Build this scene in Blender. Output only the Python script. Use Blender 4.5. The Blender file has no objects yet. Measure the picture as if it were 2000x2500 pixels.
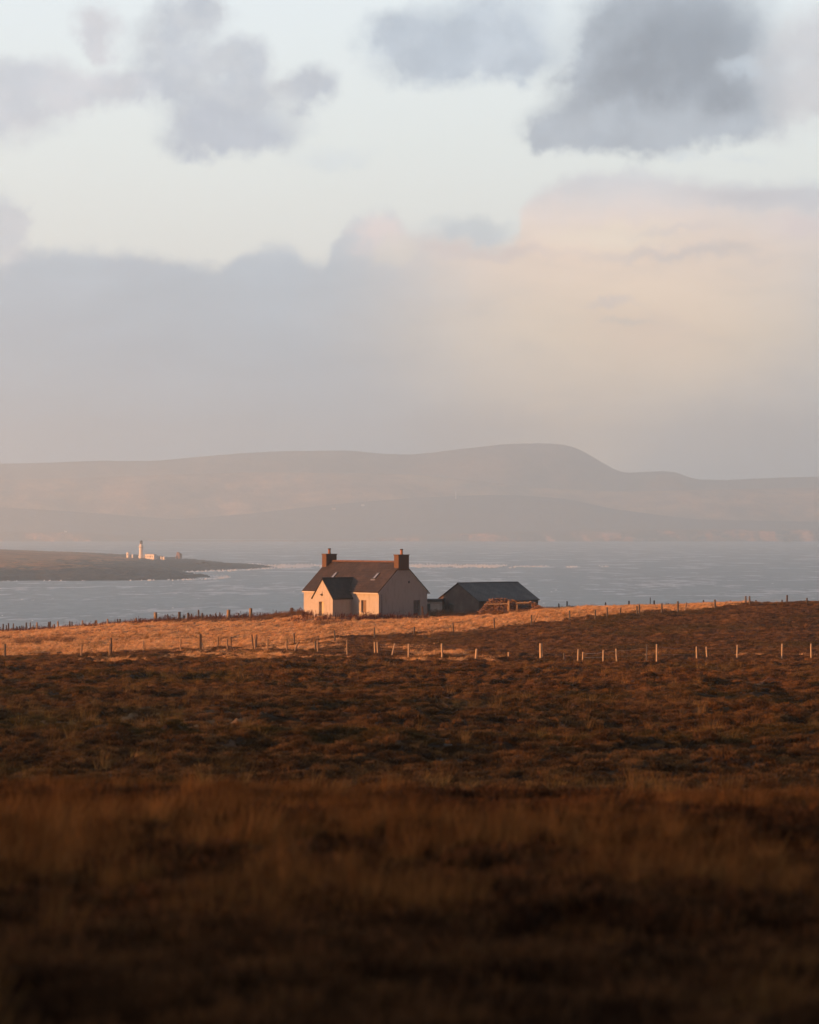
import bpy, bmesh, math, random
import numpy as np
from mathutils import Vector, Matrix
random.seed(7); rng = np.random.default_rng(7)
sc = bpy.context.scene
R = math.radians
F = 7000.0            # focal length in pixels of the 2000 x 2500 photograph
HY = 1293.0           # row of the true horizon
CAMZ = 50.0           # camera height above the sea

# ---------------------------------------------------------------- camera
cam_d = bpy.data.cameras.new('camera'); cam = bpy.data.objects.new('camera', cam_d)
sc.collection.objects.link(cam); sc.camera = cam
cam.location = (0, 0, CAMZ); cam.rotation_euler = (R(90), 0, 0)
cam_d.sensor_width = 36; cam_d.lens = F / 2500 * 36
cam_d.shift_y = (HY - 1250) / 2500
cam_d.clip_start = 0.5; cam_d.clip_end = 60000
cam_d.dof.use_dof = True; cam_d.dof.focus_distance = 345; cam_d.dof.aperture_fstop = 2.6

# ---------------------------------------------------------------- render settings
sc.render.engine = 'CYCLES'
sc.view_settings.view_transform = 'Standard'; sc.view_settings.look = 'None'
sc.view_settings.gamma = 1.0; sc.view_settings.exposure = 0.90
cy = sc.cycles
cy.use_denoising = True; cy.max_bounces = 6; cy.diffuse_bounces = 2; cy.glossy_bounces = 2
cy.transmission_bounces = 2; cy.transparent_max_bounces = 8; cy.volume_bounces = 2
cy.caustics_reflective = False; cy.caustics_refractive = False
cy.sample_clamp_indirect = 6

# ---------------------------------------------------------------- sun
SUN_EL = R(6.2)
LDIR = Vector((0.951, 0.311, 0)).normalized()           # horizontal travel of the light
sun_d = bpy.data.lights.new('sun', 'SUN'); sun = bpy.data.objects.new('sun', sun_d)
sc.collection.objects.link(sun)
sun_d.energy = 5.0; sun_d.angle = R(0.9); sun_d.color = (1.0, 0.375, 0.10)
lv = Vector((LDIR.x * math.cos(SUN_EL), LDIR.y * math.cos(SUN_EL), -math.sin(SUN_EL)))
sun.rotation_euler = lv.to_track_quat('-Z', 'Y').to_euler()
sun.location = (-200, -60, 120)

# ---------------------------------------------------------------- node helper
class NG:
    def __init__(s, tree): s.t = tree
    def n(s, typ, **kw):
        nd = s.t.nodes.new(typ)
        for k, v in kw.items(): setattr(nd, k, v)
        return nd
    def _in(s, sock, v):
        if v is None: return
        if isinstance(v, bpy.types.NodeSocket): s.t.links.new(v, sock)
        else:
            if isinstance(v, (tuple, list)) and hasattr(sock, 'default_value') and len(sock.default_value) == 4 and len(v) == 3: v = (*v, 1)
            sock.default_value = v
    def m(s, op, a, b=None, c=None, clamp=False):
        nd = s.n('ShaderNodeMath', operation=op); nd.use_clamp = clamp
        for i, v in enumerate((a, b, c)): s._in(nd.inputs[i], v)
        return nd.outputs[0]
    def vm(s, op, a, b=None, scale=None):
        nd = s.n('ShaderNodeVectorMath', operation=op); s._in(nd.inputs[0], a)
        if b is not None: s._in(nd.inputs[1], b)
        if scale is not None: s._in(nd.inputs['Scale'], scale)
        return nd.outputs['Value'] if op in ('LENGTH', 'DOT_PRODUCT', 'DISTANCE') else nd.outputs[0]
    def noise(s, vec, scale=1, detail=4, rough=0.55, dist=0.0, col=False):
        nd = s.n('ShaderNodeTexNoise'); s._in(nd.inputs['Vector'], vec)
        for k, v in (('Scale', scale), ('Detail', detail), ('Roughness', rough), ('Distortion', dist)): s._in(nd.inputs[k], v)
        return nd.outputs['Color'] if col else nd.outputs['Fac']
    def ss(s, v, lo, hi, a=0.0, b=1.0):
        nd = s.n('ShaderNodeMapRange', interpolation_type='SMOOTHSTEP')
        for i, x in enumerate((v, lo, hi, a, b)): s._in(nd.inputs[i], x)
        return nd.outputs[0]
    def lin(s, v, lo, hi, a=0.0, b=1.0):
        nd = s.n('ShaderNodeMapRange')
        for i, x in enumerate((v, lo, hi, a, b)): s._in(nd.inputs[i], x)
        return nd.outputs[0]
    def mix(s, f, a, b, blend='MIX'):
        nd = s.n('ShaderNodeMix', data_type='RGBA', blend_type=blend)
        s._in(nd.inputs[0], f); s._in(nd.inputs[6], a); s._in(nd.inputs[7], b)
        return nd.outputs[2]
    def ramp(s, f, stops):
        nd = s.n('ShaderNodeValToRGB'); s._in(nd.inputs[0], f); e = nd.color_ramp.elements
        while len(e) < len(stops): e.new(0.5)
        for el, (p, c) in zip(e, stops): el.position = p; el.color = (*c, 1)
        return nd.outputs[0]
    def comb(s, x, y, z):
        nd = s.n('ShaderNodeCombineXYZ')
        for i, v in enumerate((x, y, z)): s._in(nd.inputs[i], v)
        return nd.outputs[0]
    def sep(s, v):
        nd = s.n('ShaderNodeSeparateXYZ'); s._in(nd.inputs[0], v); return nd.outputs
def srgb(r, g, b):
    f = lambda c: c / 12.92 if c <= 0.04045 else ((c + 0.055) / 1.055) ** 2.4
    return (f(r / 255), f(g / 255), f(b / 255))

# ---------------------------------------------------------------- world: evening sky with cloud
world = bpy.data.worlds.new('World'); sc.world = world; world.use_nodes = True
world.node_tree.nodes.clear(); g = NG(world.node_tree)
out = g.n('ShaderNodeOutputWorld'); bg = g.n('ShaderNodeBackground'); world.node_tree.links.new(bg.outputs[0], out.inputs[0])
bg.inputs[1].default_value = 0.1
tc = g.n('ShaderNodeTexCoord').outputs['Generated']
dx, dy, dz = g.sep(tc)
az = g.m('ARCTAN2', dx, dy)                       # 0 = straight out to sea, + to the right
el = g.m('ARCSINE', dz)
sky = g.n('ShaderNodeTexSky', sky_type='NISHITA'); sky.sun_disc = False
sky.sun_elevation = SUN_EL; sky.sun_rotation = math.atan2(-LDIR.x, -LDIR.y); sky.air_density = 1.0; sky.dust_density = 1.5
# clear sky: thin veil over the Nishita sky
K = 7.75
def c10(r, gg, b): return tuple(K * v for v in srgb(r, gg, b))
veil = g.ramp(g.lin(el, 0.0, 0.6), [(0.0, srgb(224, 216, 206)), (0.15, srgb(229, 227, 222)), (0.22, srgb(226, 229, 227)),
                                    (0.31, srgb(223, 229, 233)), (0.6, srgb(220, 235, 255)), (1.0, srgb(215, 233, 255))])
veil = g.vm('SCALE', veil, scale=K)
clear = g.mix(g.ss(el, 0.15, 1.2, 0.10, 0.40), veil, sky.outputs[0])
# angular coordinates in units of 100 photograph pixels, x right of the centre, y above the horizon
U = g.m('MULTIPLY', az, F / 100); V = g.m('MULTIPLY', el, F / 100)
P = g.comb(U, V, 0)
n1 = g.noise(P, 0.42, 6, 0.60); n1b = g.noise(g.vm('ADD', P, (40, 13, 3)), 0.42, 6, 0.60)
n2 = g.noise(g.vm('ADD', P, (9, 70, 3)), 1.1, 6, 0.57); n2b = g.noise(g.vm('ADD', P, (19, 50, 3)), 1.3, 6, 0.60)
n3 = g.noise(g.vm('ADD', P, (77, 20, 3)), 4.0, 5, 0.55)
wx = g.m('ADD', g.m('MULTIPLY', g.m('SUBTRACT', n1, 0.5), 1.3), g.m('MULTIPLY', g.m('SUBTRACT', n2, 0.5), 1.0))
wx = g.m('ADD', wx, g.m('MULTIPLY', g.m('SUBTRACT', n3, 0.5), 0.35))
wy = g.m('ADD', g.m('MULTIPLY', g.m('SUBTRACT', n1b, 0.5), 1.0), g.m('MULTIPLY', g.m('SUBTRACT', n2b, 0.5), 1.0))
PW = g.comb(g.m('ADD', U, wx), g.m('ADD', V, wy), 0)
def blob(x, y, rx, ry, inner=0.35, p=None):
    """soft ellipse centred where the photograph's pixel (x, y) looks; 1 inside, 0 outside"""
    c = ((x - 1000) / 100, (HY - y) / 100, 0)
    d = g.vm('SUBTRACT', p or PW, c); d = g.vm('MULTIPLY', d, (100 / rx, 100 / ry, 0))
    return g.ss(g.vm('LENGTH', d), 1.0, inner, 0.0, 1.0)
def vmax(lst):
    o = lst[0]
    for v in lst[1:]: o = g.m('MAXIMUM', o, v)
    return o
def vscr(lst):      # union of soft blobs
    o = g.m('SUBTRACT', 1, lst[0])
    for v in lst[1:]: o = g.m('MULTIPLY', o, g.m('SUBTRACT', 1, v))
    return g.m('SUBTRACT', 1, o)
col = clear
# ---- big bank above the horizon: its upper edge as a curve over x
edge = g.n('ShaderNodeFloatCurve'); cv = edge.mapping.curves[0]
pts = [(-300, 640), (0, 636), (60, 612), (230, 610), (380, 618), (470, 640), (560, 640), (620, 604), (700, 600), (780, 640), (822, 590),
       (880, 520), (950, 512), (1000, 560), (1100, 560), (1160, 556), (1230, 590), (1290, 490), (1360, 440), (1500, 415), (1700, 440), (1850, 455), (2000, 452), (2300, 470)]
while len(cv.points) < len(pts): cv.points.new(0.5, 0.5)
for p, (x, y) in zip(cv.points, pts): p.location = ((x + 500) / 3000, (HY - y) / 1293)
edge.mapping.update()
EX = g.m('ADD', U, g.m('MULTIPLY', g.m('SUBTRACT', n2, 0.5), 0.7))
g._in(edge.inputs['Value'], g.lin(EX, -15, 15, 0, 1))
ev = g.m('MULTIPLY', edge.outputs[0], 12.93)
wob = g.m('ADD', g.m('MULTIPLY', g.m('SUBTRACT', n2b, 0.5), 0.8), g.m('MULTIPLY', g.m('SUBTRACT', n1, 0.5), 0.3))
bank = g.ss(g.m('SUBTRACT', g.m('ADD', ev, wob), V), -0.14, 0.32)
PS = g.vm('MULTIPLY', P, (0.45, 1.3, 1))          # long flat streaks inside the bank
st = g.noise(g.vm('ADD', PS, (3, 3, 8)), 0.9, 6, 0.55, 0.4)
st2 = g.noise(g.vm('ADD', P, (33, 3, 8)), 0.35, 4, 0.5)
bcol = g.ramp(g.lin(V, 0, 7.5), [(0.0, srgb(204, 210, 218)), (0.3, srgb(174, 188, 201)), (0.6, srgb(162, 175, 188)), (0.85, srgb(170, 182, 194)), (1.0, srgb(192, 198, 205))])
warm = g.ramp(g.lin(V, 0, 8.5), [(0.0, srgb(230, 212, 196)), (0.25, srgb(246, 217, 188)), (0.55, srgb(243, 211, 176)), (0.8, srgb(238, 209, 188)), (1.0, srgb(220, 208, 207))])
wf = vscr([blob(1560, 800, 900, 560, 0.05), blob(1520, 600, 700, 190, 0.1), blob(1330, 1100, 340, 280, 0.1)])
wf = g.m('MULTIPLY', wf, g.ss(st, 0.15, 0.55, 0.78, 1.0), clamp=True)
bcol = g.mix(wf, bcol, warm)
bcol = g.mix(g.m('MULTIPLY', blob(1500, 580, 260, 55, 0.0), 0.8), bcol, srgb(238, 218, 196))
bcol = g.mix(g.m('MULTIPLY', blob(1590, 820, 260, 130, 0.0), 0.45), bcol, srgb(232, 200, 180))
bcol = g.mix(g.m('MULTIPLY', blob(1280, 850, 330, 170, 0.0), 0.40), bcol, srgb(226, 206, 186))
bcol = g.mix(g.m('MULTIPLY', blob(1900, 1150, 400, 300, 0.1), 0.5), bcol, srgb(176, 170, 168))
bcol = g.mix(g.m('MULTIPLY', blob(1150, 1060, 300, 110, 0.1), 0.6), bcol, srgb(176, 172, 172))
for (x, y, rx, ry, a, c) in [(1660, 628, 330, 28, .65, (196, 186, 184)), (1480, 735, 90, 24, .5, (190, 182, 186)), (1520, 790, 90, 18, .5, (196, 186, 178)),
                             (1870, 490, 330, 50, .75, (190, 188, 194)), (1130, 560, 120, 42, .85, (188, 192, 196)), (1640, 575, 160, 22, .5, (202, 190, 190)),
                             (300, 670, 170, 50, .6, (168, 178, 190)), (100, 720, 260, 50, .4, (168, 178, 190)), (1180, 620, 320, 26, .5, (196, 184, 186)),
                             (1260, 490, 120, 22, .6, (198, 192, 198)), (150, 800, 300, 60, .3, (166, 176, 190)), (1960, 560, 120, 50, .5, (210, 190, 190))]:
    bcol = g.mix(g.m('MULTIPLY', blob(x, y, rx, ry, 0.1), a), bcol, srgb(*c))
bcol = g.mix(g.m('MULTIPLY', blob(925, 570, 105, 62, 0.2), 0.85), bcol, srgb(228, 210, 206))
bcol = g.mix(g.m('MULTIPLY', blob(960, 620, 70, 50, 0.2), 0.5), bcol, srgb(226, 212, 196))
bcol = g.mix(g.m('MULTIPLY', blob(370, 612, 50, 24, 0.1), 0.6), bcol, srgb(214, 200, 196))
shade = g.m('ADD', g.lin(st, 0.25, 0.75, 0.94, 1.06), g.lin(st2, 0.3, 0.7, -0.03, 0.03))
bcol = g.vm('SCALE', bcol, scale=g.m('MULTIPLY', shade, K))
# ---- the separate clouds above it
def layer(col, blobs, rgb, lo=0.10, hi=0.75, amp=0.55, amax=1.0, rgb2=None):
    f = vscr([g.m('MULTIPLY', blob(b[0] + 15, b[1] + 10, b[2] * 1.45, b[3] * 1.45, 0.0), 0.85) for b in blobs])
    tex = g.m('ADD', g.m('MULTIPLY', n2b, 1.4), g.m('MULTIPLY', n3, 0.35))          # about 0.9 on average
    f = g.m('MULTIPLY', f, g.m('ADD', 1.0, g.m('MULTIPLY', g.m('SUBTRACT', tex, 0.875), 0.30 + amp)))
    a = g.m('MULTIPLY', g.m('POWER', g.lin(f, 0.04, max(hi, 0.64)), 1.0), amax)
    c = srgb(*rgb)
    if rgb2: c = g.mix(g.ss(g.noise(g.vm('ADD', P, (5, 5, 5)), 0.7, 5, 0.6), 0.35, 0.62), srgb(*rgb), srgb(*rgb2))
    c = g.vm('SCALE', c if rgb2 else g.vm('ADD', c, (0, 0, 0)), scale=K)
    c = g.vm('MULTIPLY', c, (0.965, 0.99, 1.01))
    c = g.vm('SCALE', c, scale=g.lin(n2, 0.3, 0.7, 1.06, 0.94))
    return g.mix(a, col, c)
col = layer(col, [(0, 260, 150, 95), (60, 215, 130, 60), (170, 235, 100, 50), (260, 215, 110, 50), (345, 205, 60, 40), (235, 80, 60, 60), (225, 120, 40, 40)], (200, 197, 201), 0.03, 0.7, 0.9, 0.95, (188, 190, 197))
col = layer(col, [(400, 130, 110, 85), (450, 40, 85, 60), (480, 20, 50, 40), (560, 150, 80, 50), (500, 240, 160, 60), (640, 245, 130, 60), (740, 220, 70, 50), (560, 160, 70, 60), (420, 190, 60, 60)], (190, 192, 197), 0.03, 0.7, 0.85, 1.0, (176, 181, 190))
col = layer(col, [(540, 320, 175, 62), (600, 335, 130, 45), (470, 345, 90, 42), (500, 290, 100, 60)], (170, 177, 189), 0.05, 0.9, 0.6, 0.95, (176, 181, 191))
col = layer(col, [(1060, 110, 190, 95), (1210, 60, 130, 110), (950, 90, 90, 60), (1100, 150, 200, 60), (1250, 140, 80, 70)], (184, 191, 200), 0.05, 0.8, 0.8, 1.0, (170, 179, 190))
col = layer(col, [(1930, 160, 190, 115), (1870, 250, 130, 90), (2040, 230, 150, 90), (1980, 100, 90, 60)], (192, 190, 194), 0.05, 0.85, 0.6, 0.92, (198, 194, 196))
col = layer(col, [(1640, 60, 230, 150), (1560, 150, 230, 150), (1720, 180, 170, 130), (1440, 150, 80, 80), (1600, 260, 260, 90), (1420, 310, 150, 65), (1530, 340, 170, 50), (1740, 290, 150, 60), (1330, 330, 60, 40)], (168, 175, 184), 0.02, 0.5, 0.35, 1.0, (156, 164, 174))
col = layer(col, [(1620, 110, 210, 130), (1540, 200, 170, 80), (1700, 130, 110, 90), (1760, 240, 90, 50)], (120, 130, 142), 0.05, 0.9, 0.4, 0.9)
col = layer(col, [(1810, 180, 60, 28)], (196, 204, 212), 0.1, 0.9, 0.5, 0.65)
col = layer(col, [(800, 385, 120, 26), (1640, 385, 60, 14), (1800, 388, 80, 14)], (206, 211, 215), 0.1, 0.9, 1.0, 0.5)
col = g.mix(bank, col, bcol)
col = layer(col, [(10, 545, 55, 80), (0, 620, 50, 60), (35, 530, 35, 30), (-40, 560, 80, 80)], (190, 194, 202), 0.1, 0.6, 0.4, 0.85, (200, 198, 202))
col = layer(col, [(1130, 560, 120, 40)], (190, 195, 199), 0.1, 0.7, 0.3, 0.85)
# ---- broken cloud in the rest of the sky, out of the photograph
cl = g.noise(g.vm('MULTIPLY', tc, (1, 1, 2.5)), 2.2, 6, 0.6)
back = g.ss(g.vm('DOT_PRODUCT', tc, (0.55, -0.83, 0.05)), -0.75, 0.25)     # unseen dark cloud added to dim ambient light on the gable
away = g.ss(g.m('ADD', g.m('ABSOLUTE', az), g.m('MULTIPLY', el, 1.0)), 0.35, 0.6)
cloudy = g.mix(g.m('MULTIPLY', g.m('MAXIMUM', g.ss(cl, 0.38, 0.55), back), away), col, g.mix(back, tuple(K * v for v in srgb(186, 194, 208)), tuple(K * v for v in srgb(66, 72, 82))))
col = cloudy
col = g.vm('MULTIPLY', col, (0.955, 1.0, 1.01))
g._in(bg.inputs[0], col)
# ---------------------------------------------------------------- small tools
def link(o): sc.collection.objects.link(o); return o
def tag(o, label=None, cat=None, group=None, kind=None):
    if label: o['label'] = label
    if cat: o['category'] = cat
    if group: o['group'] = group
    if kind: o['kind'] = kind
    return o
def mat(name, build):
    m = bpy.data.materials.new(name); m.use_nodes = True; m.node_tree.nodes.clear()
    gg = NG(m.node_tree); o = gg.n('ShaderNodeOutputMaterial')
    s = build(gg); m.node_tree.links.new(s, o.inputs[0]); return m
def pbr(gg, col, rough=0.9, normal=None, spec=0.3, metallic=0):
    b = gg.n('ShaderNodeBsdfPrincipled'); gg._in(b.inputs['Base Color'], col); gg._in(b.inputs['Roughness'], rough)
    b.inputs['Specular IOR Level'].default_value = spec; b.inputs['Metallic'].default_value = metallic
    if normal is not None: gg._in(b.inputs['Normal'], normal)
    return b.outputs[0]
def bump(gg, h, strength=0.5, dist=0.05):
    b = gg.n('ShaderNodeBump'); b.inputs['Strength'].default_value = strength; b.inputs['Distance'].default_value = dist
    gg._in(b.inputs['Height'], h); return b.outputs[0]
def mesh_np(name, V, Fq, material=None, parent=None, smooth=False, tris=False):
    """mesh straight from numpy arrays; Fq is (n,4) or (n,3)"""
    me = bpy.data.meshes.new(name); V = np.asarray(V, np.float32); Fq = np.asarray(Fq, np.int32)
    k = Fq.shape[1]
    me.vertices.add(len(V)); me.vertices.foreach_set('co', V.ravel())
    me.loops.add(Fq.size); me.loops.foreach_set('vertex_index', Fq.ravel())
    me.polygons.add(len(Fq)); me.polygons.foreach_set('loop_start', np.arange(0, Fq.size, k, dtype=np.int32))
    me.polygons.foreach_set('loop_total', np.full(len(Fq), k, np.int32))
    if smooth: me.polygons.foreach_set('use_smooth', np.ones(len(Fq), bool))
    me.update(calc_edges=True)
    if material: me.materials.append(material)
    o = bpy.data.objects.new(name, me)
    if parent is not None: o.parent = parent
    return o
def grid_faces(nr, nc):
    i = np.arange(nr - 1)[:, None] * nc + np.arange(nc - 1)[None, :]
    return np.stack([i, i + 1, i + nc + 1, i + nc], -1).reshape(-1, 4)
# value noise, vectorised
def _h(ix, iy, seed):
    n = (ix.astype(np.int64) * 374761393 + iy.astype(np.int64) * 668265263 + seed * 974711) & 0xffffffff
    n = ((n ^ (n >> 13)) * 1274126177) & 0xffffffff
    n = n ^ (n >> 16)
    return (n & 0xffff) / 65535.0
def vnoise(x, y, s=1.0, seed=0):
    x = np.asarray(x, float) / s + 1000.5; y = np.asarray(y, float) / s + 1000.5
    ix = np.floor(x); iy = np.floor(y); fx = x - ix; fy = y - iy
    fx = fx * fx * fx * (fx * (fx * 6 - 15) + 10); fy = fy * fy * fy * (fy * (fy * 6 - 15) + 10)
    a = _h(ix, iy, seed); b = _h(ix + 1, iy, seed); c = _h(ix, iy + 1, seed); d = _h(ix + 1, iy + 1, seed)
    return (a * (1 - fx) + b * fx) * (1 - fy) + (c * (1 - fx) + d * fx) * fy
def fbm(x, y, s, oct=4, seed=0, g=0.5):
    t = 0; a = 1; w = 0
    for k in range(oct):
        t = t + a * vnoise(x + 13.7 * k, y - 7.1 * k, s / 2 ** k, seed + k); w += a; a *= g
    return t / w
def sstep(v, a, b):
    t = np.clip((v - a) / (b - a), 0, 1); return t * t * (3 - 2 * t)

# ---------------------------------------------------------------- the near land as a height function
XC = [-1200, 0, 500, 1000, 1500, 2000, 3200]
ROWS = {   # distance : row of the photograph at which the ground lies, for each column above
    3: [3900] * 7, 6: [3130] * 7, 10: [2500, 2490, 2500, 2500, 2510, 2510, 2510], 20: [2060, 2055, 2058, 2064, 2068, 2070, 2070],
    30: [1960, 1958, 1962, 1968, 1974, 1978, 1978], 40: [1972, 1972, 1976, 1982, 1986, 1986, 1986], 60: [1890, 1887, 1888, 1893, 1895, 1898, 1898],
    80: [1795, 1795, 1795, 1800, 1805, 1808, 1808], 110: [1720, 1720, 1718, 1722, 1728, 1732, 1732], 150: [1668, 1666, 1662, 1664, 1668, 1672, 1672],
    200: [1636, 1634, 1626, 1630, 1634, 1636, 1636], 235: [1620, 1618, 1608, 1612, 1604, 1602, 1600], 270: [1606, 1604, 1592, 1586, 1558, 1548, 1540],
    305: [1592, 1588, 1576, 1554, 1506, 1489, 1480], 330: [1580, 1571, 1556, 1532, 1491, 1474, 1462], 350: [1566, 1557, 1528, 1512, 1489, 1473, 1462],
    372: [1556, 1546, 1513, 1506, 1488, 1475, 1466], 395: [1552, 1544, 1514, 1506, 1489, 1479, 1470], 430: [1562, 1556, 1530, 1520, 1500, 1490, 1480],
    480: [1700, 1695, 1680, 1670, 1650, 1640, 1640], 560: [1990] * 7, 5000: [1990] * 7}
_ld = np.array([math.log(d) for d in ROWS]); _lg = np.linspace(math.log(3), math.log(700), 1400)
_T = []
for c in range(len(XC)):
    z = np.array([CAMZ - (ROWS[d][c] - HY) * d / F for d in ROWS])
    z[-2:] = -6.0
    t = np.interp(_lg, _ld, z)
    for k in range(3):
        w = 13; t = np.convolve(np.pad(t, w, mode='edge'), np.ones(2 * w + 1) / (2 * w + 1), 'valid')
    _T.append(t)
_T = np.array(_T)
def zbase(x, y):
    x = np.asarray(x, float); y = np.asarray(y, float); d = np.maximum(y, 3.0)
    xp = np.clip(1000 + F * x / d, XC[0], XC[-1] - 1e-3)
    ci = np.clip(np.searchsorted(XC, xp, side='right') - 1, 0, len(XC) - 2)
    X = np.array(XC, float); f = (xp - X[ci]) / (X[ci + 1] - X[ci]); f = f * f * (3 - 2 * f) * 0.5 + f * 0.5
    li = np.clip((np.log(np.minimum(d, 699)) - _lg[0]) / (_lg[1] - _lg[0]), 0, len(_lg) - 1.001)
    i0 = li.astype(int); ff = li - i0
    a = _T[ci, i0] * (1 - ff) + _T[ci, i0 + 1] * ff; b = _T[ci + 1, i0] * (1 - ff) + _T[ci + 1, i0 + 1] * ff
    return a * (1 - f) + b * f
def zflat(x, y):          # the yard under the buildings is level
    z = zbase(x, y)
    r = np.sqrt(((x + 2) / 16) ** 2 + ((y - 360) / 13) ** 2)
    return z + (39.15 - z) * (1 - sstep(r, 0.75, 1.25))
def photo_xy(x, y, z=None):
    d = np.maximum(y, 3.0); return 1000 + F * x / d, HY + F * (CAMZ - (zbase(x, y) if z is None else z)) / d
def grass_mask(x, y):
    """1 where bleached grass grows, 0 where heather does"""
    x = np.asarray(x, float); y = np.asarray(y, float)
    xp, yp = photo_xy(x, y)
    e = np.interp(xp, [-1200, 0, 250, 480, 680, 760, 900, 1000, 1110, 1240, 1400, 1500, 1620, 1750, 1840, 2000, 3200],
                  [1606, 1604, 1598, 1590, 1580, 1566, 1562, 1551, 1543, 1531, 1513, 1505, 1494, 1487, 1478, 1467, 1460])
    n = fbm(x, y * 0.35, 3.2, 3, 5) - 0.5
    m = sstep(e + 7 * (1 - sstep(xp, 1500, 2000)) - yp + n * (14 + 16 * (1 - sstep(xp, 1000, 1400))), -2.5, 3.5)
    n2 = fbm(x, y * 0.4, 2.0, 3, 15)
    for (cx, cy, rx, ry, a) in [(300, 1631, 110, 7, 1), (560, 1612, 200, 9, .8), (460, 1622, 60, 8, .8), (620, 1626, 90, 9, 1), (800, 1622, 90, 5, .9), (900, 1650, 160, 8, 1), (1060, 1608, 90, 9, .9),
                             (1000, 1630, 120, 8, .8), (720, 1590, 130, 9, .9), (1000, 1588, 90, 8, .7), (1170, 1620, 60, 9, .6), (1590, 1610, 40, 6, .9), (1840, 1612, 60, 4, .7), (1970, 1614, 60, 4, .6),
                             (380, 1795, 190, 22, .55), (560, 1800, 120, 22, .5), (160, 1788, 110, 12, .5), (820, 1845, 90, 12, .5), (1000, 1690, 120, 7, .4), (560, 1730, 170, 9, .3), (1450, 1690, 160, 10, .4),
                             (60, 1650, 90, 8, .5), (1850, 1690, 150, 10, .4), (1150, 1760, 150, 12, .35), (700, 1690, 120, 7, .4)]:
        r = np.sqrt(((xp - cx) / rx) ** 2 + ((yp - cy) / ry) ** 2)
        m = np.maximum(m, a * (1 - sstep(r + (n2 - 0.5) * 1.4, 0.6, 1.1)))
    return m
def near_mask(x, y):      # tall grass on the knoll ahead of the camera, thinned close by to put vignetting into the cover
    n = fbm(x, y * .28, 1.0, 3, 41, .55) * .6 + .4 * fbm(x, y * .5, 3.2, 2, 44) - 0.05 * (1 - sstep(y, 10, 19)) + 0.02 * sstep(y, 17, 20)
    return sstep(n, 0.465, 0.545) * (1 - sstep(y, 34, 40)) * (0.40 + 0.60 * sstep(y, 11, 18)) * (1 - 0.6 * sstep(y, 24, 33))
def clumps(x, y):
    """cushions of heather or tussocks of grass standing on the ground"""
    gm = grass_mask(x, y)
    wx = x + 1.2 * (vnoise(x, y, 2.4, 90) - .5); wy = y + 1.2 * (vnoise(x, y, 2.4, 91) - .5)
    a = vnoise(wx, wy * 0.8, 2.1, 3); b = vnoise(wx, wy, 1.0, 4); c = vnoise(x, y, 0.45, 8); big = fbm(x, y, 9, 2, 60)
    hb = 1 - np.abs(2 * a - 1); hb2 = 1 - np.abs(2 * b - 1)
    h = 0.36 * (0.25 + 1.2 * big) * hb ** 1.5 + 0.22 * hb2 ** 1.3 + 0.10 * c + 0.5 * (big - 0.5)
    gz = 0.30 * (1 - np.abs(2 * vnoise(wx, wy, 1.3, 7) - 1)) ** 1.4 + 0.16 * (1 - np.abs(2 * c - 1)) + 0.35 * (fbm(x, y, 6, 2, 61) - .5)
    near = 1 - sstep(y, 38, 62) * 0.999; h = h * (1 - .3 * sstep(y, 190, 260)) * np.where(y > 190, 1 - .25 * sstep(y, 190, 260), 1)
    o = h * (1 - gm) + gz * gm
    return o * (1 - 0.8 * near)
def zland(x, y):
    yard = 1 - sstep(np.sqrt(((x + 2) / 16) ** 2 + ((y - 360) / 13) ** 2), 0.9, 1.3)
    return zflat(x, y) + clumps(x, y) * (1 - 0.85 * yard)

# ---------------------------------------------------------------- materials of the ground
def m_soil(gg):
    p = gg.n('ShaderNodeNewGeometry').outputs['Position']
    n = gg.noise(p, 1.3, 6, 0.6); n2 = gg.noise(p, 0.12, 4, 0.5); n3 = gg.noise(p, 5, 4, 0.6)
    at = gg.n('ShaderNodeAttribute', attribute_name='grassy').outputs['Fac']
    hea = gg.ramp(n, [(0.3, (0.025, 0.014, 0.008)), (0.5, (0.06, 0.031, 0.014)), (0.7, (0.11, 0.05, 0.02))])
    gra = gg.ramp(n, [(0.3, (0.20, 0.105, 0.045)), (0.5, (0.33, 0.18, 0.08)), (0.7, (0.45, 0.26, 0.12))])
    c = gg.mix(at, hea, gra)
    c = gg.mix(gg.ss(n2, 0.45, 0.65, 0, 0.3), c, (0.10, 0.07, 0.025))
    return pbr(gg, c, 0.95, bump(gg, gg.m('ADD', n3, n), 0.9, 0.12), 0.1)
M_soil = mat('moor_soil', m_soil)
def foliage(lo, mid, hi, tr=0.35, sc_=0.5, green=None):
    def f(gg):
        p = gg.n('ShaderNodeNewGeometry').outputs['Position']
        rnd = gg.n('ShaderNodeObjectInfo').outputs['Random']
        n = gg.noise(p, sc_, 5, 0.6)
        v = gg.m('ADD', gg.m('MULTIPLY', rnd, 0.45), gg.m('MULTIPLY', n, 0.75))
        c = gg.ramp(v, [(0.3, lo), (0.6, mid), (0.9, hi)])
        if green: c = gg.mix(gg.ss(gg.noise(p, 0.07, 3, 0.5), 0.5, 0.65, 0, 0.6), c, green)
        d = gg.n('ShaderNodeBsdfDiffuse'); t = gg.n('ShaderNodeBsdfTranslucent'); m = gg.n('ShaderNodeMixShader')
        gg._in(d.inputs[0], c); gg._in(t.inputs[0], c); m.inputs[0].default_value = tr
        gg.t.links.new(d.outputs[0], m.inputs[1]); gg.t.links.new(t.outputs[0], m.inputs[2])
        return m.outputs[0]
    return f
M_heather = mat('heather_twigs', foliage((0.055, 0.031, 0.016), (0.14, 0.076, 0.033), (0.33, 0.175, 0.07), 0.3, 0.35, (0.10, 0.075, 0.022)))
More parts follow.
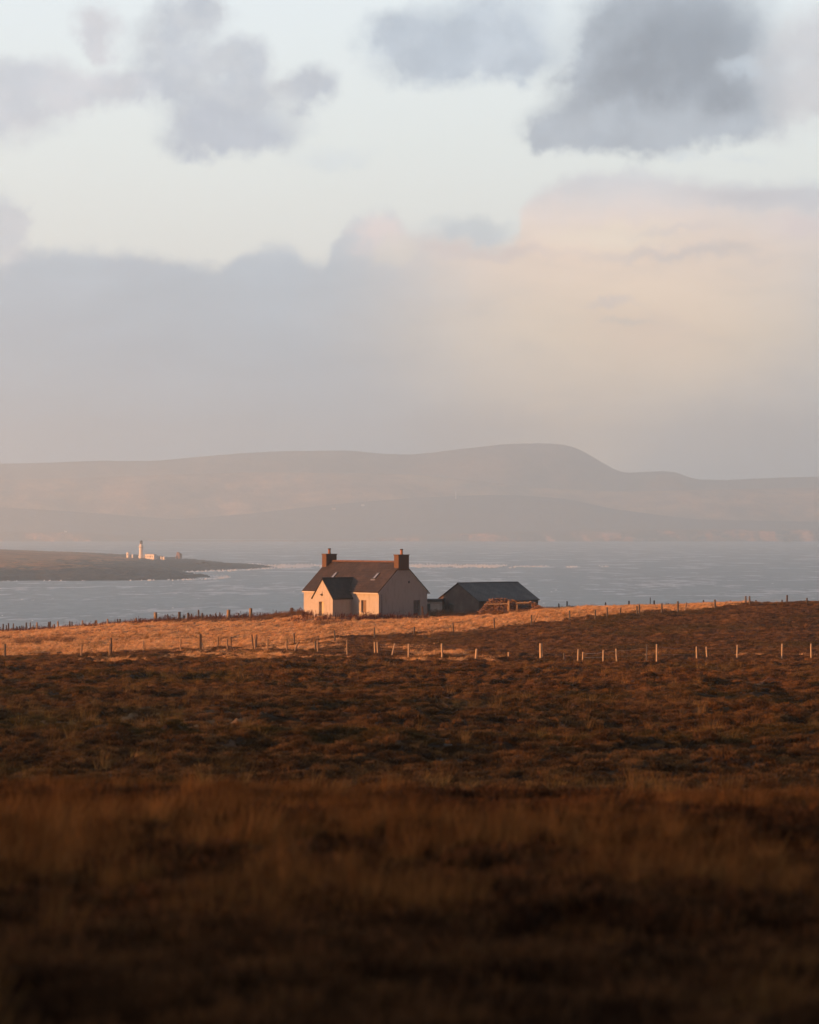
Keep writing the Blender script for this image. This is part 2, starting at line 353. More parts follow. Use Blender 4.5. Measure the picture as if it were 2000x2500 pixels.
M_darkheather = mat('dark_heather_vignetted', foliage((0.026, 0.015, 0.010), (0.085, 0.044, 0.022), (0.17, 0.085, 0.036), 0.2, 0.8))  # dark patches, with vignetting of the near ground put into the tone
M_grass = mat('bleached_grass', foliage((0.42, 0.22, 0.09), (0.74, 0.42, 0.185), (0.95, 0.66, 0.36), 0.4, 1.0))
M_moorgrass = mat('moor_grass', foliage((0.14, 0.075, 0.024), (0.28, 0.155, 0.05), (0.45, 0.26, 0.09), 0.4, 0.6, (0.17, 0.14, 0.04)))
M_knoll = mat('knoll_grass_blades', foliage((0.05, 0.024, 0.010), (0.150, 0.070, 0.024), (0.36, 0.18, 0.058), 0.4, 1.1))
M_dock = mat('dock_stems', foliage((0.05, 0.018, 0.014), (0.12, 0.042, 0.028), (0.22, 0.085, 0.05), 0.2, 0.5))
M_rush = mat('rush_stems', foliage((0.07, 0.045, 0.022), (0.17, 0.09, 0.042), (0.30, 0.16, 0.07), 0.25, 0.5))

# ---------------------------------------------------------------- near land mesh
az_d = np.arange(-0.168, 0.1681, 0.00042)
wing = 0.168 * np.exp(np.linspace(0.02, 1.75, 46))
az_c = np.concatenate([-wing[::-1], az_d, wing])
d_c = np.concatenate([np.exp(np.linspace(math.log(3), math.log(60), 230))[:-1], np.arange(60, 400, 0.33), np.linspace(400, 600, 90)])
D, A = np.meshgrid(d_c, az_c, indexing='ij')
X = D * np.tan(A); Y = D
Z = zland(X, Y)
land = link(mesh_np('moor_ground', np.stack([X, Y, Z], -1).reshape(-1, 3), grid_faces(*X.shape)[:, ::-1], M_soil, smooth=True))
tag(land, kind='structure')
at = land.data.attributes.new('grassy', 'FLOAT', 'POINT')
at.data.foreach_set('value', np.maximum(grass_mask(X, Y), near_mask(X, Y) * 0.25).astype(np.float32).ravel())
# the land behind the camera and an unseen ridge added to the left, its crest shaped to shade the foreground
lx, ly = LDIR.x, LDIR.y
def zwide(x, y):
    t = -(x * lx + y * ly); q = -x * ly + y * lx          # distance towards the sun, and across the light
    crest = np.interp(q, [-1500, -300, 0, 12, 20, 30, 50, 90, 120, 160, 200, 235, 270, 420, 600], [60, 131, 136, 134.5, 129, 128.5, 130.5, 128.5, 124.5, 118, 112, 106, 98, 66, 20])
    crest = crest + (fbm(q, q * 0 + 3, 30, 3, 70) - 0.5) * 3.5
    w = np.exp(-((t - 760) / 190) ** 2)
    base = 46 + 2.0 * (fbm(x, y, 140, 3, 77) - .5) - 1.2
    far = sstep(np.hypot(x, y), 1250, 1500) * 55 + sstep(y, 330, 520) * 60
    return np.maximum(base + (crest - base) * w - far, -8)
gx = np.linspace(-1500, 1500, 420); gy = np.linspace(-900, 620, 260)
GY, GX = np.meshgrid(gy, gx, indexing='ij'); GZ = zwide(GX, GY)
# keep it well under the detailed ground
inside = (GY > -8) & (np.abs(GX) < GY * 1.0 + 14)
zb = np.minimum(zflat(GX, np.maximum(GY, 3)), GZ) - 4.0
k = inside & (np.abs(GX) < np.maximum(GY, 0) * 0.9 + 10) & (GY < 600)
GZ = np.where(k, np.maximum(zb, -9), GZ)
backland = link(mesh_np('backland_shade_ridge', np.stack([GX, GY, GZ], -1).reshape(-1, 3), grid_faces(*GX.shape), M_soil, smooth=True))
tag(backland, kind='structure')

# ---------------------------------------------------------------- instancing of the ground cover
def strips(specs):
    """blades: each (base xyz, lean dir, height, width, facing angle, bend) -> tapered two-piece strips"""
    V = []; Fc = []
    for (bx, by, bz, ldx, ldy, h, w, fa, bend) in specs:
        cx, cy_ = math.cos(fa) * w / 2, math.sin(fa) * w / 2
        i = len(V)
        mx, my = bx + ldx * h * 0.35, by + ldy * h * 0.35
        tx, ty = bx + ldx * h * (0.35 + 0.65 * (1 + bend)), by + ldy * h * (0.35 + 0.65 * (1 + bend))
        V += [(bx - cx, by - cy_, bz), (bx + cx, by + cy_, bz), (mx + cx * .8, my + cy_ * .8, bz + h * .55), (mx - cx * .8, my - cy_ * .8, bz + h * .55),
              (tx + cx * .25, ty + cy_ * .25, bz + h * (1 - .15 * bend)), (tx - cx * .25, ty - cy_ * .25, bz + h * (1 - .15 * bend))]
        Fc += [(i, i + 1, i + 2, i + 3), (i + 3, i + 2, i + 4, i + 5)]
    return V, Fc
def proto(name, kind, material, seed):
    r = random.Random(seed); S = []
    if kind == 'grass':
        for k in range(26):
            a = r.uniform(0, 6.28); rad = r.random() ** .6 * 0.20; l = r.uniform(0.05, 0.5)
            S.append((math.cos(a) * rad, math.sin(a) * rad, -0.05, math.cos(a) * l + .45, math.sin(a) * l * .8, r.uniform(.13, .30), r.uniform(.02, .045), r.uniform(0, 3.14), r.uniform(.2, 1.0)))
        V, Fc = strips(S)
    elif kind == 'tall':
        for k in range(34):
            a = r.uniform(0, 6.28); rad = r.random() ** .6 * 0.16; l = r.uniform(0.0, 0.35)
            S.append((math.cos(a) * rad, math.sin(a) * rad, -0.05, math.cos(a) * l + .12, math.sin(a) * l, r.uniform(.3, .75), r.uniform(.006, .014), r.uniform(0, 3.14), r.uniform(0, .6)))
        V, Fc = strips(S)
    elif kind == 'rush':
        for k in range(70):
            a = r.uniform(0, 6.28); rad = r.random() ** .6 * 0.34; l = r.uniform(0.0, 0.55)
            S.append((math.cos(a) * rad, math.sin(a) * rad, -0.05, math.cos(a) * l + .06, math.sin(a) * l, r.uniform(.45, .95), r.uniform(.012, .03), r.uniform(0, 3.14), r.uniform(0, .3)))
        V, Fc = strips(S)
    elif kind == 'dock':
        for k in range(9):
            a = r.uniform(0, 6.28); rad = r.random() * 0.4; l = r.uniform(0.0, 0.25); h = r.uniform(.55, 1.15)
            bx, by = math.cos(a) * rad, math.sin(a) * rad; dx_, dy_ = math.cos(a) * l + .1, math.sin(a) * l
            S.append((bx, by, -0.05, dx_, dy_, h, .022, r.uniform(0, 3.14), .1))
            for j in range(9):      # seed heads and withered leaves up the stem
                t = r.uniform(.35, 1.0)
                S.append((bx + dx_ * h * t * .9, by + dy_ * h * t * .9, h * t - .06, r.uniform(-.9, .9), r.uniform(-.9, .9), r.uniform(.06, .16), r.uniform(.03, .06), r.uniform(0, 3.14), .2))
        V, Fc = strips(S)
    else:                            # heather: a cushion of short wiry twigs
        for k in range(90):
            a = r.uniform(0, 6.28); rad = r.random() ** .5 * 0.36; hh = 0.20 * math.sqrt(max(0, 1 - (rad / .40) ** 2))
            l = rad * 1.6
            S.append((math.cos(a) * rad * .8, math.sin(a) * rad * .8, hh - .10, math.cos(a) * l + r.uniform(-.3, .45), math.sin(a) * l + r.uniform(-.3, .3), r.uniform(.07, .15), r.uniform(.02, .05), r.uniform(0, 3.14), r.uniform(0, .4)))
        V, Fc = strips(S)
    return mesh_np(name, V, Fc, material)
def cover(name, material, kinds, x, y, scale, sink=0.0, zfun=zland, tilt=0.25, label=None, squash=None):
    n = len(x); z = zfun(x, y) - sink
    me = bpy.data.meshes.new(name); me.vertices.add(n)
    me.vertices.foreach_set('co', np.stack([x, y, z], -1).astype(np.float32).ravel())
    rot = np.stack([rng.normal(0, tilt, n) * .5, rng.normal(0, tilt, n) * .5, rng.uniform(-0.9, 0.9, n) if 'heather' not in kinds else rng.uniform(0, 6.28, n)], -1)
    s3 = np.stack([scale, scale, scale * (rng.uniform(.75, 1.25, n) if squash is None else squash)], -1)
    a = me.attributes.new('rot', 'FLOAT_VECTOR', 'POINT'); a.data.foreach_set('vector', rot.astype(np.float32).ravel())
    a = me.attributes.new('scl', 'FLOAT_VECTOR', 'POINT'); a.data.foreach_set('vector', s3.astype(np.float32).ravel())
    a = me.attributes.new('pick', 'INT', 'POINT'); a.data.foreach_set('value', rng.integers(0, 6, n).astype(np.int32))
    o = link(bpy.data.objects.new(name, me)); tag(o, kind='stuff', label=label)
    ng = bpy.data.node_groups.new(name + '_scatter', 'GeometryNodeTree')
    ng.interface.new_socket('Geometry', in_out='INPUT', socket_type='NodeSocketGeometry')
    ng.interface.new_socket('Geometry', in_out='OUTPUT', socket_type='NodeSocketGeometry')
    N = ng.nodes.new; L = ng.links.new
    gi = N('NodeGroupInput'); go = N('NodeGroupOutput'); iop = N('GeometryNodeInstanceOnPoints'); jn = N('GeometryNodeJoinGeometry')
    for k in range(6):
        po = proto('%s_tuft' % name, kinds[k % len(kinds)], material, 100 + k)
        oi = N('GeometryNodeObjectInfo'); oi.inputs['Object'].default_value = po; oi.inputs['As Instance'].default_value = True
        L(oi.outputs['Geometry'], jn.inputs[0])
    def attr(nm, t):
        q = N('GeometryNodeInputNamedAttribute'); q.data_type = t; q.inputs['Name'].default_value = nm
        return next(s for s in q.outputs if s.enabled and s.name == 'Attribute')
    L(gi.outputs[0], iop.inputs['Points']); L(jn.outputs[0], iop.inputs['Instance']); iop.inputs['Pick Instance'].default_value = True
    L(attr('pick', 'INT'), iop.inputs['Instance Index']); L(attr('rot', 'FLOAT_VECTOR'), iop.inputs['Rotation']); L(attr('scl', 'FLOAT_VECTOR'), iop.inputs['Scale'])
    L(iop.outputs[0], go.inputs[0])
    md = o.modifiers.new('scatter', 'NODES'); md.node_group = ng
    return o
def rand_pts(n, d0, d1, half=0.172, power=1.0):
    """even over the ground between two distances, inside a wedge a little wider than the view"""
    u = rng.random(n); d = (d0 ** (2 * power) + u * (d1 ** (2 * power) - d0 ** (2 * power))) ** (1 / (2 * power))
    return d * np.tan(rng.uniform(-half, half, n)), d
HOUSE = lambda x, y: ((x + 4.2) / 11.5) ** 2 + ((y - 360) / 9.5) ** 2 < 1.0
def footprints(x, y):
    """True inside a building"""
    dx_, dy_ = x + 3.75, y - 350.0; a = dx_ * .643 - dy_ * .766; b = dx_ * .766 + dy_ * .643
    r = (a > -14.9) & (a < .1) & (b > -.15) & (b < 8)
    r |= (a > -9.2) & (a < -4.9) & (b > -3.4) & (b < 1)
    dx_, dy_ = x - 8.8, y - 365.0; a = dx_ * .643 - dy_ * .766; b = dx_ * .766 + dy_ * .643
    return r | ((a > -8.2) & (a < .2) & (b > -.2) & (b < 10.2))
# heather
x1, y1 = rand_pts(270000, 36, 340, power=0.62)
gm = grass_mask(x1, y1); keep = (rng.random(len(x1)) > gm * 1.15)
cover('heather', M_heather, ['heather'], x1[keep], y1[keep], rng.uniform(.35, .85, keep.sum()) * (0.55 + y1[keep] / 330), label='brown heather cushions covering the dark moor')
# bleached grass of the field
x1, y1 = rand_pts(170000, 200, 400)
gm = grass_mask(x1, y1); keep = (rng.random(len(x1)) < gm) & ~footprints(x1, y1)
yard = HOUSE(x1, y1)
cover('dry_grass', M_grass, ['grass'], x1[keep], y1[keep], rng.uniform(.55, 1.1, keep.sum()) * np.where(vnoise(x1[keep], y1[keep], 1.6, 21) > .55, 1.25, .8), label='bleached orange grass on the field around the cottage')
# sparse moor grass between the heather
x1, y1 = rand_pts(60000, 44, 330, power=0.8)
n = fbm(x1, y1, 7, 3, 33); keep = (n > .50) & (rng.random(len(x1)) < (.25 + grass_mask(x1, y1)))
cover('moor_grass', M_moorgrass, ['grass', 'tall'], x1[keep], y1[keep], rng.uniform(.4, .85, keep.sum()), label='yellow moor grass among the heather')
# the knoll in front of the camera
x1, y1 = rand_pts(26000, 6, 42, half=0.2, power=0.7)
keep = rng.random(len(x1)) < near_mask(x1, y1)
cover('knoll_grass', M_knoll, ['tall'], x1[keep], y1[keep], rng.uniform(.16, .36, keep.sum()) + .22 * (rng.random(keep.sum()) > .95), label='tall blurred grass on the knoll nearest the camera')
x1, y1 = rand_pts(16000, 6, 44, half=0.2, power=0.7)
keep = rng.random(len(x1)) > near_mask(x1, y1) * .9
cover('knoll_heather', M_darkheather, ['heather'], x1[keep], y1[keep], rng.uniform(.3, .6, keep.sum()), label='dark blurred heather with vignetting in its colour on the knoll nearest the camera')
# ---------------------------------------------------------------- materials of the buildings
def m_render(base, dirt, s=1.0):
    def f(gg):
        p = gg.n('ShaderNodeTexCoord').outputs['Object']
        n = gg.noise(p, 3.0 * s, 6, 0.65); n2 = gg.noise(gg.vm('MULTIPLY', p, (2.5, 2.5, 0.5)), 1.2 * s, 5, 0.6); n3 = gg.noise(p, 22 * s, 3, 0.6)
        c = gg.mix(gg.ss(n2, 0.48, 0.75, 0, 0.55), base, dirt); c = gg.mix(gg.ss(n, 0.5, 0.8, 0, 0.35), c, dirt)
        return pbr(gg, c, 0.92, bump(gg, n3, 0.6, 0.03), 0.2)
    return f
def m_tile(c1, c2, lichen, row=0.30, wid=0.26):
    def f(gg):
        p = gg.n('ShaderNodeTexCoord').outputs['UV']
        b = gg.n('ShaderNodeTexBrick'); gg._in(b.inputs['Vector'], p)
        for k, v in (('Scale', 1.0), ('Mortar Size', 0.02), ('Mortar Smooth', 0.3), ('Bias', 0.0), ('Brick Width', wid), ('Row Height', row)): b.inputs[k].default_value = v
        b.inputs['Color1'].default_value = (*c1, 1); b.inputs['Color2'].default_value = (*c2, 1); b.inputs['Mortar'].default_value = (*[v * .35 for v in c1], 1)
        o = gg.n('ShaderNodeTexCoord').outputs['Object']; n = gg.noise(o, 0.8, 6, 0.65); n2 = gg.noise(o, 4, 5, 0.7)
        c = gg.mix(gg.ss(n, 0.42, 0.7, 0, 0.6), b.outputs[0], [v * 1.5 for v in c2]); c = gg.mix(gg.ss(n2, 0.58, 0.75, 0, 0.7), c, lichen)
        saw = gg.m('FRACT', gg.m('DIVIDE', gg.sep(p)[1], row))
        h = gg.m('SUBTRACT', gg.m('MULTIPLY', saw, -1.0), gg.m('MULTIPLY', b.outputs['Fac'], 0.6))
        return pbr(gg, c, 0.85, bump(gg, gg.m('ADD', h, gg.m('MULTIPLY', n2, .5)), 0.9, 0.05), 0.3)
    return f
def m_plain(col, rough=0.7, var=0.2, s=3.0, spec=0.3):
    def f(gg):
        p = gg.n('ShaderNodeTexCoord').outputs['Object']; n = gg.noise(p, s, 5, 0.65)
        c = gg.mix(gg.ss(n, 0.3, 0.75), [v * (1 - var) for v in col], [min(1, v * (1 + var)) for v in col])
        return pbr(gg, c, rough, bump(gg, gg.noise(p, s * 6, 3), 0.3, 0.02), spec)
    return f
M_wall = mat('harled_wall', m_render((0.49, 0.48, 0.485), (0.30, 0.29, 0.29)))
M_trim = mat('white_trim', m_plain((0.62, 0.62, 0.62), 0.6, 0.1))
M_roof = mat('brown_roof_tiles', m_tile((0.046, 0.032, 0.025), (0.066, 0.043, 0.033), (0.12, 0.085, 0.06)))
M_slate = mat('dark_roof_slates', m_tile((0.046, 0.037, 0.034), (0.058, 0.047, 0.042), (0.07, 0.06, 0.045), 0.22, 0.3))
M_ridge = mat('ridge_tiles', m_plain((0.17, 0.09, 0.055), 0.85, 0.25))
M_brick = mat('chimney_render', m_render((0.15, 0.092, 0.065), (0.09, 0.062, 0.05), 2.0))
M_pot = mat('clay_pot', m_plain((0.40, 0.19, 0.10), 0.8, 0.2, 6))
M_pottop = mat('sooty_clay', m_plain((0.05, 0.04, 0.035), 0.9, 0.2, 6))
M_dark = mat('dark_paint', m_plain((0.05, 0.05, 0.055), 0.5, 0.2))
M_lead = mat('grey_metal', m_plain((0.22, 0.22, 0.24), 0.45, 0.15, 3, 0.5))
M_cream = mat('cream_door_paint', m_plain((0.66, 0.60, 0.48), 0.55, 0.1))
M_greydoor = mat('grey_weathered_door', m_plain((0.17, 0.17, 0.17), 0.7, 0.25))
M_board = mat('boarded_window', m_plain((0.24, 0.18, 0.15), 0.8, 0.25))
def m_glass(gg):
    p = gg.n('ShaderNodeTexCoord').outputs['Object']
    return pbr(gg, (0.02, 0.022, 0.025), 0.08, bump(gg, gg.noise(p, 2, 2), 0.05, 0.02), 0.6)
M_glass = mat('window_glass', m_glass)
M_skyl = mat('skylight_glass', lambda gg: pbr(gg, (0.20, 0.20, 0.22), 0.12, None, 0.9))
M_shedwall = mat('shed_stone', m_tile((0.125, 0.092, 0.078), (0.14, 0.103, 0.086), (0.17, 0.13, 0.105), 0.12, 0.34))
M_shedroof = mat('shed_slate', m_tile((0.076, 0.072, 0.072), (0.094, 0.089, 0.087), (0.12, 0.085, 0.045), 0.26, 0.5))
M_wood = mat('weathered_wood', m_plain((0.36, 0.27, 0.19), 0.85, 0.35, 9))
M_wooddark = mat('old_dark_wood', m_plain((0.10, 0.07, 0.052), 0.9, 0.35, 9))
M_woodlight = mat('pale_new_wood', m_plain((0.60, 0.47, 0.33), 0.8, 0.2, 9))
M_woodgrey = mat('grey_lichened_wood', m_plain((0.15, 0.135, 0.12), 0.9, 0.3, 9))
M_wire = mat('galvanised_wire', m_plain((0.20, 0.18, 0.16), 0.5, 0.1, 9))
M_rubble = mat('rubble_stone', m_render((0.26, 0.155, 0.10), (0.10, 0.075, 0.06), 1.5))
M_white = mat('white_wash', m_render((0.88, 0.87, 0.85), (0.66, 0.62, 0.56), 0.2))
M_tower = mat('lighthouse_paint', m_render((0.90, 0.88, 0.86), (0.84, 0.81, 0.78), 0.1))
M_lantern = mat('lantern_dome_paint', m_plain((0.03, 0.035, 0.045), 0.5, 0.1, 1))

# ---------------------------------------------------------------- mesh builder
class MB:
    def __init__(s): s.v = []; s.f = []; s.uv = {}
    def face(s, pts, uv=None):
        i = len(s.v); s.v += [tuple(p) for p in pts]; s.f.append(tuple(range(i, i + len(pts))))
        if uv: s.uv[len(s.f) - 1] = uv
    def box(s, x0, x1, y0, y1, z0, z1):
        p = [(x0, y0, z0), (x1, y0, z0), (x1, y1, z0), (x0, y1, z0), (x0, y0, z1), (x1, y0, z1), (x1, y1, z1), (x0, y1, z1)]
        for q in ((0, 3, 2, 1), (4, 5, 6, 7), (0, 1, 5, 4), (1, 2, 6, 5), (2, 3, 7, 6), (3, 0, 4, 7)): s.face([p[k] for k in q])
    def prism(s, prof, axis, a, b):
        """closed profile [(u, z)...] pulled along x ('x': u is y) or y ('y': u is x)"""
        P3 = (lambda u, z, t: (t, u, z)) if axis == 'x' else (lambda u, z, t: (u, t, z))
        s.face([P3(u, z, a) for u, z in prof]); s.face([P3(u, z, b) for u, z in prof][::-1])
        n = len(prof); run = 0
        for k in range(n):
            (u0, z0), (u1, z1) = prof[k], prof[(k + 1) % n]; L = math.hypot(u1 - u0, z1 - z0)
            s.face([P3(u0, z0, a), P3(u0, z0, b), P3(u1, z1, b), P3(u1, z1, a)], [(a, run), (b, run), (b, run + L), (a, run + L)]); run += L
    def lathe(s, prof, cx=0, cy=0, n=24, z=0):
        for k in range(n):
            a0, a1 = 2 * math.pi * k / n, 2 * math.pi * (k + 1) / n
            for (r0, z0), (r1, z1) in zip(prof[:-1], prof[1:]):
                q = [(cx + r0 * math.cos(a0), cy + r0 * math.sin(a0), z + z0), (cx + r0 * math.cos(a1), cy + r0 * math.sin(a1), z + z0),
                     (cx + r1 * math.cos(a1), cy + r1 * math.sin(a1), z + z1), (cx + r1 * math.cos(a0), cy + r1 * math.sin(a0), z + z1)]
                s.face(q)
    def tube(s, a, b, r, n=6, r2=None):
        a, b = Vector(a), Vector(b); d = (b - a); q = d.to_track_quat('Z', 'Y'); r2 = r if r2 is None else r2
        ca = [a + q @ Vector((r * math.cos(2 * math.pi * k / n), r * math.sin(2 * math.pi * k / n), 0)) for k in range(n)]
        cb = [b + q @ Vector((r2 * math.cos(2 * math.pi * k / n), r2 * math.sin(2 * math.pi * k / n), 0)) for k in range(n)]
        for k in range(n): s.face([ca[k], ca[(k + 1) % n], cb[(k + 1) % n], cb[k]])
        s.face(ca[::-1]); s.face(cb)
    def wall(s, org, du, n, L, H, holes, depth=0.3):
        """vertical wall L x H from org along du, outward normal n, with openings (u0, u1, z0, z1) and their reveals"""
        org, du, n = Vector(org), Vector(du), Vector(n); P = lambda u, z, d=0: org + du * u + Vector((0, 0, z)) - n * d
        us = sorted({0, L, *[h[0] for h in holes], *[h[1] for h in holes]}); zs = sorted({0, H, *[h[2] for h in holes], *[h[3] for h in holes]})
        flip = du.cross(Vector((0, 0, 1))).dot(n) < 0
        def q(pts): s.face(pts[::-1] if flip else pts)
        for u0, u1 in zip(us[:-1], us[1:]):
            for z0, z1 in zip(zs[:-1], zs[1:]):
                if any(h[0] <= u0 and u1 <= h[1] and h[2] <= z0 and z1 <= h[3] for h in holes): continue
                q([P(u0, z0), P(u1, z0), P(u1, z1), P(u0, z1)])
        for (u0, u1, z0, z1) in holes:
            q([P(u0, z0), P(u0, z1), P(u0, z1, depth), P(u0, z0, depth)]); q([P(u1, z0), P(u1, z0, depth), P(u1, z1, depth), P(u1, z1)])
            q([P(u0, z1), P(u1, z1), P(u1, z1, depth), P(u0, z1, depth)]); q([P(u0, z0), P(u0, z0, depth), P(u1, z0, depth), P(u1, z0)])
    def build(s, name, material, parent=None, bevel=0, label=None, smooth=False):
        me = bpy.data.meshes.new(name); me.from_pydata(s.v, [], s.f); me.materials.append(material)
        if s.uv:
            uvl = me.uv_layers.new(name='UVMap')
            for pi, uvs in s.uv.items():
                for li, c in zip(me.polygons[pi].loop_indices, uvs): uvl.data[li].uv = c
        bm = bmesh.new(); bm.from_mesh(me); bmesh.ops.remove_doubles(bm, verts=bm.verts, dist=1e-5)
        if bevel: bmesh.ops.bevel(bm, geom=list(bm.edges), offset=bevel, segments=1, affect='EDGES', clamp_overlap=True)
        if smooth:
            for f_ in bm.faces: f_.smooth = True
        bm.to_mesh(me); bm.free()
        o = link(bpy.data.objects.new(name, me))
        if parent is not None: o.parent = parent
        if label: o['label'] = label
        return o
def empty(name, loc, rz=0.0):
    o = link(bpy.data.objects.new(name, None)); o.location = loc; o.rotation_euler.z = rz; o.empty_display_size = 0.5; return o

# ---------------------------------------------------------------- the cottage
GZ0 = 39.05                                         # floor of the yard
HL, HW, HE, HR = 14.9, 7.75, 42.36 - GZ0, 45.86 - GZ0      # length, depth, eaves and ridge height
RZ = R(-50)
cot = empty('cottage', (-3.75, 350.0, GZ0), RZ)
tag(cot, 'white harled cottage with brown tiled roof, two end chimneys and gabled porch', 'cottage')
PX0, PX1, PD = -9.1, -5.1, 3.13                     # porch
pc = (PX0 + PX1) / 2; PE, PA = 41.55 - GZ0, 43.86 - GZ0
w = MB()
w.wall((-HL, 0, 0), (1, 0, 0), (0, -1, 0), HL, HE, [(HL - 3.42, HL - 2.42, 0.75, 2.28)], 0.32)
w.wall((-HL, HW, 0), (1, 0, 0), (0, 1, 0), HL, HE, [(3, 4, 0.9, 2.2), (10.5, 11.5, 0.9, 2.2)], 0.25)
w.wall((0, 0, 0), (0, 1, 0), (1, 0, 0), HW, HE, [(5.55, 6.62, 0.0, 2.24)], 0.32)
w.wall((-HL, 0, 0), (0, 1, 0), (-1, 0, 0), HW, HE, [], 0.3)
for x in (0, -HL):
    t = [(x, 0, HE), (x, HW, HE), (x, HW / 2, HR)]; w.face(t if x == 0 else t[::-1])
w.build('wall', M_wall, cot)
# roof: one folded slab of tiles
th = 0.13; k = (HR - HE) / (HW / 2); ov = 0.16; vg = 0.10
prof = [(-ov, HE - ov * k + 0.02), (HW / 2, HR + 0.02), (HW + ov, HE - ov * k + 0.02), (HW + ov, HE - ov * k + th + .04), (HW / 2, HR + th * 1.35), (-ov, HE - ov * k + th + .04)]
rb = MB(); rb.prism(prof, 'x', -HL - vg, vg); roof = rb.build('roof', M_roof, cot)
rg = MB(); rg.prism([(HW / 2 - .15, HR + .10), (HW / 2, HR + .30), (HW / 2 + .15, HR + .10)], 'x', -HL + .76, -.78); rg.build('ridge_tiles', M_ridge, roof)
# verge boards of the near gable, kneelers at the eaves
for s_ in (0, 1):
    vb = MB()
    y0, y1 = (-ov, HW / 2 - .845) if s_ == 0 else (HW + ov, HW / 2 + .845)
    HRc = HR - .845 * k
    vb.face([(0.075, y0, HE - ov * k - .13), (0.075, y1, HRc - .13), (0.075, y1, HRc + .015), (0.075, y0, HE - ov * k + .015)] if s_ == 0 else
            [(0.075, y0, HE - ov * k + .015), (0.075, y1, HRc + .015), (0.075, y1, HRc - .13), (0.075, y0, HE - ov * k - .13)])
    vb.face([(0.0, y0, HE - ov * k - .13), (0.0, y1, HRc - .13), (0.075, y1, HRc - .13), (0.075, y0, HE - ov * k - .13)])
    vb.build('bargeboard', M_trim, roof, label='pale bargeboard along the shaded gable')
gt = MB()
gt.box(-HL - .05, PX0 - .28, -ov - .12, -ov + .002, HE - ov * k - .09, HE - ov * k + .04); gt.build('gutter', M_trim, cot); gt = MB(); gt.box(PX1 + .28, .16, -ov - .12, -ov + .002, HE - ov * k - .09, HE - ov * k + .04)
gt.build('gutter', M_trim, cot)
g2 = MB(); g2.box(-HL - .05, .24, HW + ov - .002, HW + ov + .12, HE - ov * k - .09, HE - ov * k + .05); g2.build('gutter', M_trim, cot); g2 = MB(); g2.box(.0, .24, HW - .12, HW + ov + .12, HE - .30, HE - ov * k - .092); g2.build('kneeler', M_trim, cot)
for (yy, zt) in ((0.42, HE - .25), (HW - .12, HE - .30)):
    dp = MB(); dp.tube((0.07, yy, 0), (0.07, yy, zt), 0.045, 8); dp.build('downpipe', M_lead if yy < 1 else M_trim, cot)
ft = MB(); ft.box(0.0, .06, 4.70, 4.86, 4.35, 4.62); ft.tube((.06, 4.78, 4.5), (.16, 4.78, 4.66), .03); ft.build('wall_lamp', M_dark, cot)
# chimneys
for (x0, x1, cyy) in ((-0.74, 0.125, HW / 2), (-HL - 0.125, -HL + 0.74, HW / 2)):
    ch = MB(); ch.box(x0, x1, cyy - .84, cyy + .84, HR - .80, HR + 0.98); co = ch.build('chimney', M_brick, cot)
    fl = MB(); fl.box(x0 - .05, x1 + .05, cyy - .90, cyy + .90, HR - .86, HR - .72); fl.build('flashing', M_ridge, co)
    cp = MB(); cp.box(x0 - .06, x1 + .06, cyy - .91, cyy + .91, HR + .98, HR + 1.08); cp.build('capstone', M_brick, co, 0.015)
    po = MB(); xm = (x0 + x1) / 2; po.lathe([(.20, 0), (.20, .06), (.165, .10), (.16, .52), (.17, .56)], xm, cyy, 20, HR + 1.08); po.build('chimney_pot', M_pot, co, smooth=False)
    pt = MB(); pt.lathe([(.17, .56), (.205, .58), (.205, .68), (.13, .68), (.13, .50)], xm, cyy, 20, HR + 1.08); pt.build('pot_rim', M_pottop, co)
# porch
pp = empty('porch', (0, 0, 0)); pp.parent = cot
pw = MB()
pw.wall((PX0, -PD, 0), (1, 0, 0), (0, -1, 0), PX1 - PX0, PE, [(PX1 - PX0 - 2.76, PX1 - PX0 - 1.78, 0.0, 2.07)], 0.42)
pw.wall((PX1, -PD, 0), (0, 1, 0), (1, 0, 0), PD, PE, [], 0.3); pw.wall((PX0, -PD, 0), (0, 1, 0), (-1, 0, 0), PD, PE, [], 0.3)
pw.face([(PX0, -PD, PE), (PX1, -PD, PE), (pc, -PD, PA)])
pw.build('wall', M_wall, pp)
kp = (PA - PE) / (pc - PX0); po_ = .14
pr = MB(); pr.prism([(PX0 - po_, PE - po_ * kp + .02), (pc, PA + .02), (PX1 + po_, PE - po_ * kp + .02), (PX1 + po_, PE - po_ * kp + .17), (pc, PA + .19), (PX0 - po_, PE - po_ * kp + .17)], 'y', -PD - .10, 1.62)
pro = pr.build('roof', M_slate, pp)
rr = MB(); rr.prism([(pc - .11, PA + .13), (pc, PA + .25), (pc + .11, PA + .13)], 'y', -PD - .10, 1.75); rr.build('ridge_tiles', M_slate, pro)
dr = MB(); dr.box(PX1 - 2.755, PX1 - 1.785, -PD + .38, -PD + .42, 0, 2.065); do = dr.build('door', M_cream, pp)
dn = MB()
for a_ in (0, 1):
    for b_ in (0, 1): dn.box(PX1 - 2.66 + a_ * .43, PX1 - 2.32 + a_ * .43, -PD + .365, -PD + .382, .2 + b_ * .95, 1.0 + b_ * .9)
dn.build('panel', M_cream, do); dh = MB(); dh.tube((PX1 - 1.9, -PD + .30, 1.02), (PX1 - 1.9, -PD + .38, 1.02), .03); dh.build('handle', M_dark, do)
lm = MB(); lm.box(pc - .42, pc - .06, -PD - .09, -PD, 2.86, 2.98); lm.box(pc - .12, pc - .02, -PD - .13, -PD, 2.78, 3.06); lm.tube((pc - .05, -PD - .05, 3.0), (pc - .02, -PD - .05, 3.32), .02)
lm.build('wall_lamp', M_dark, pp)
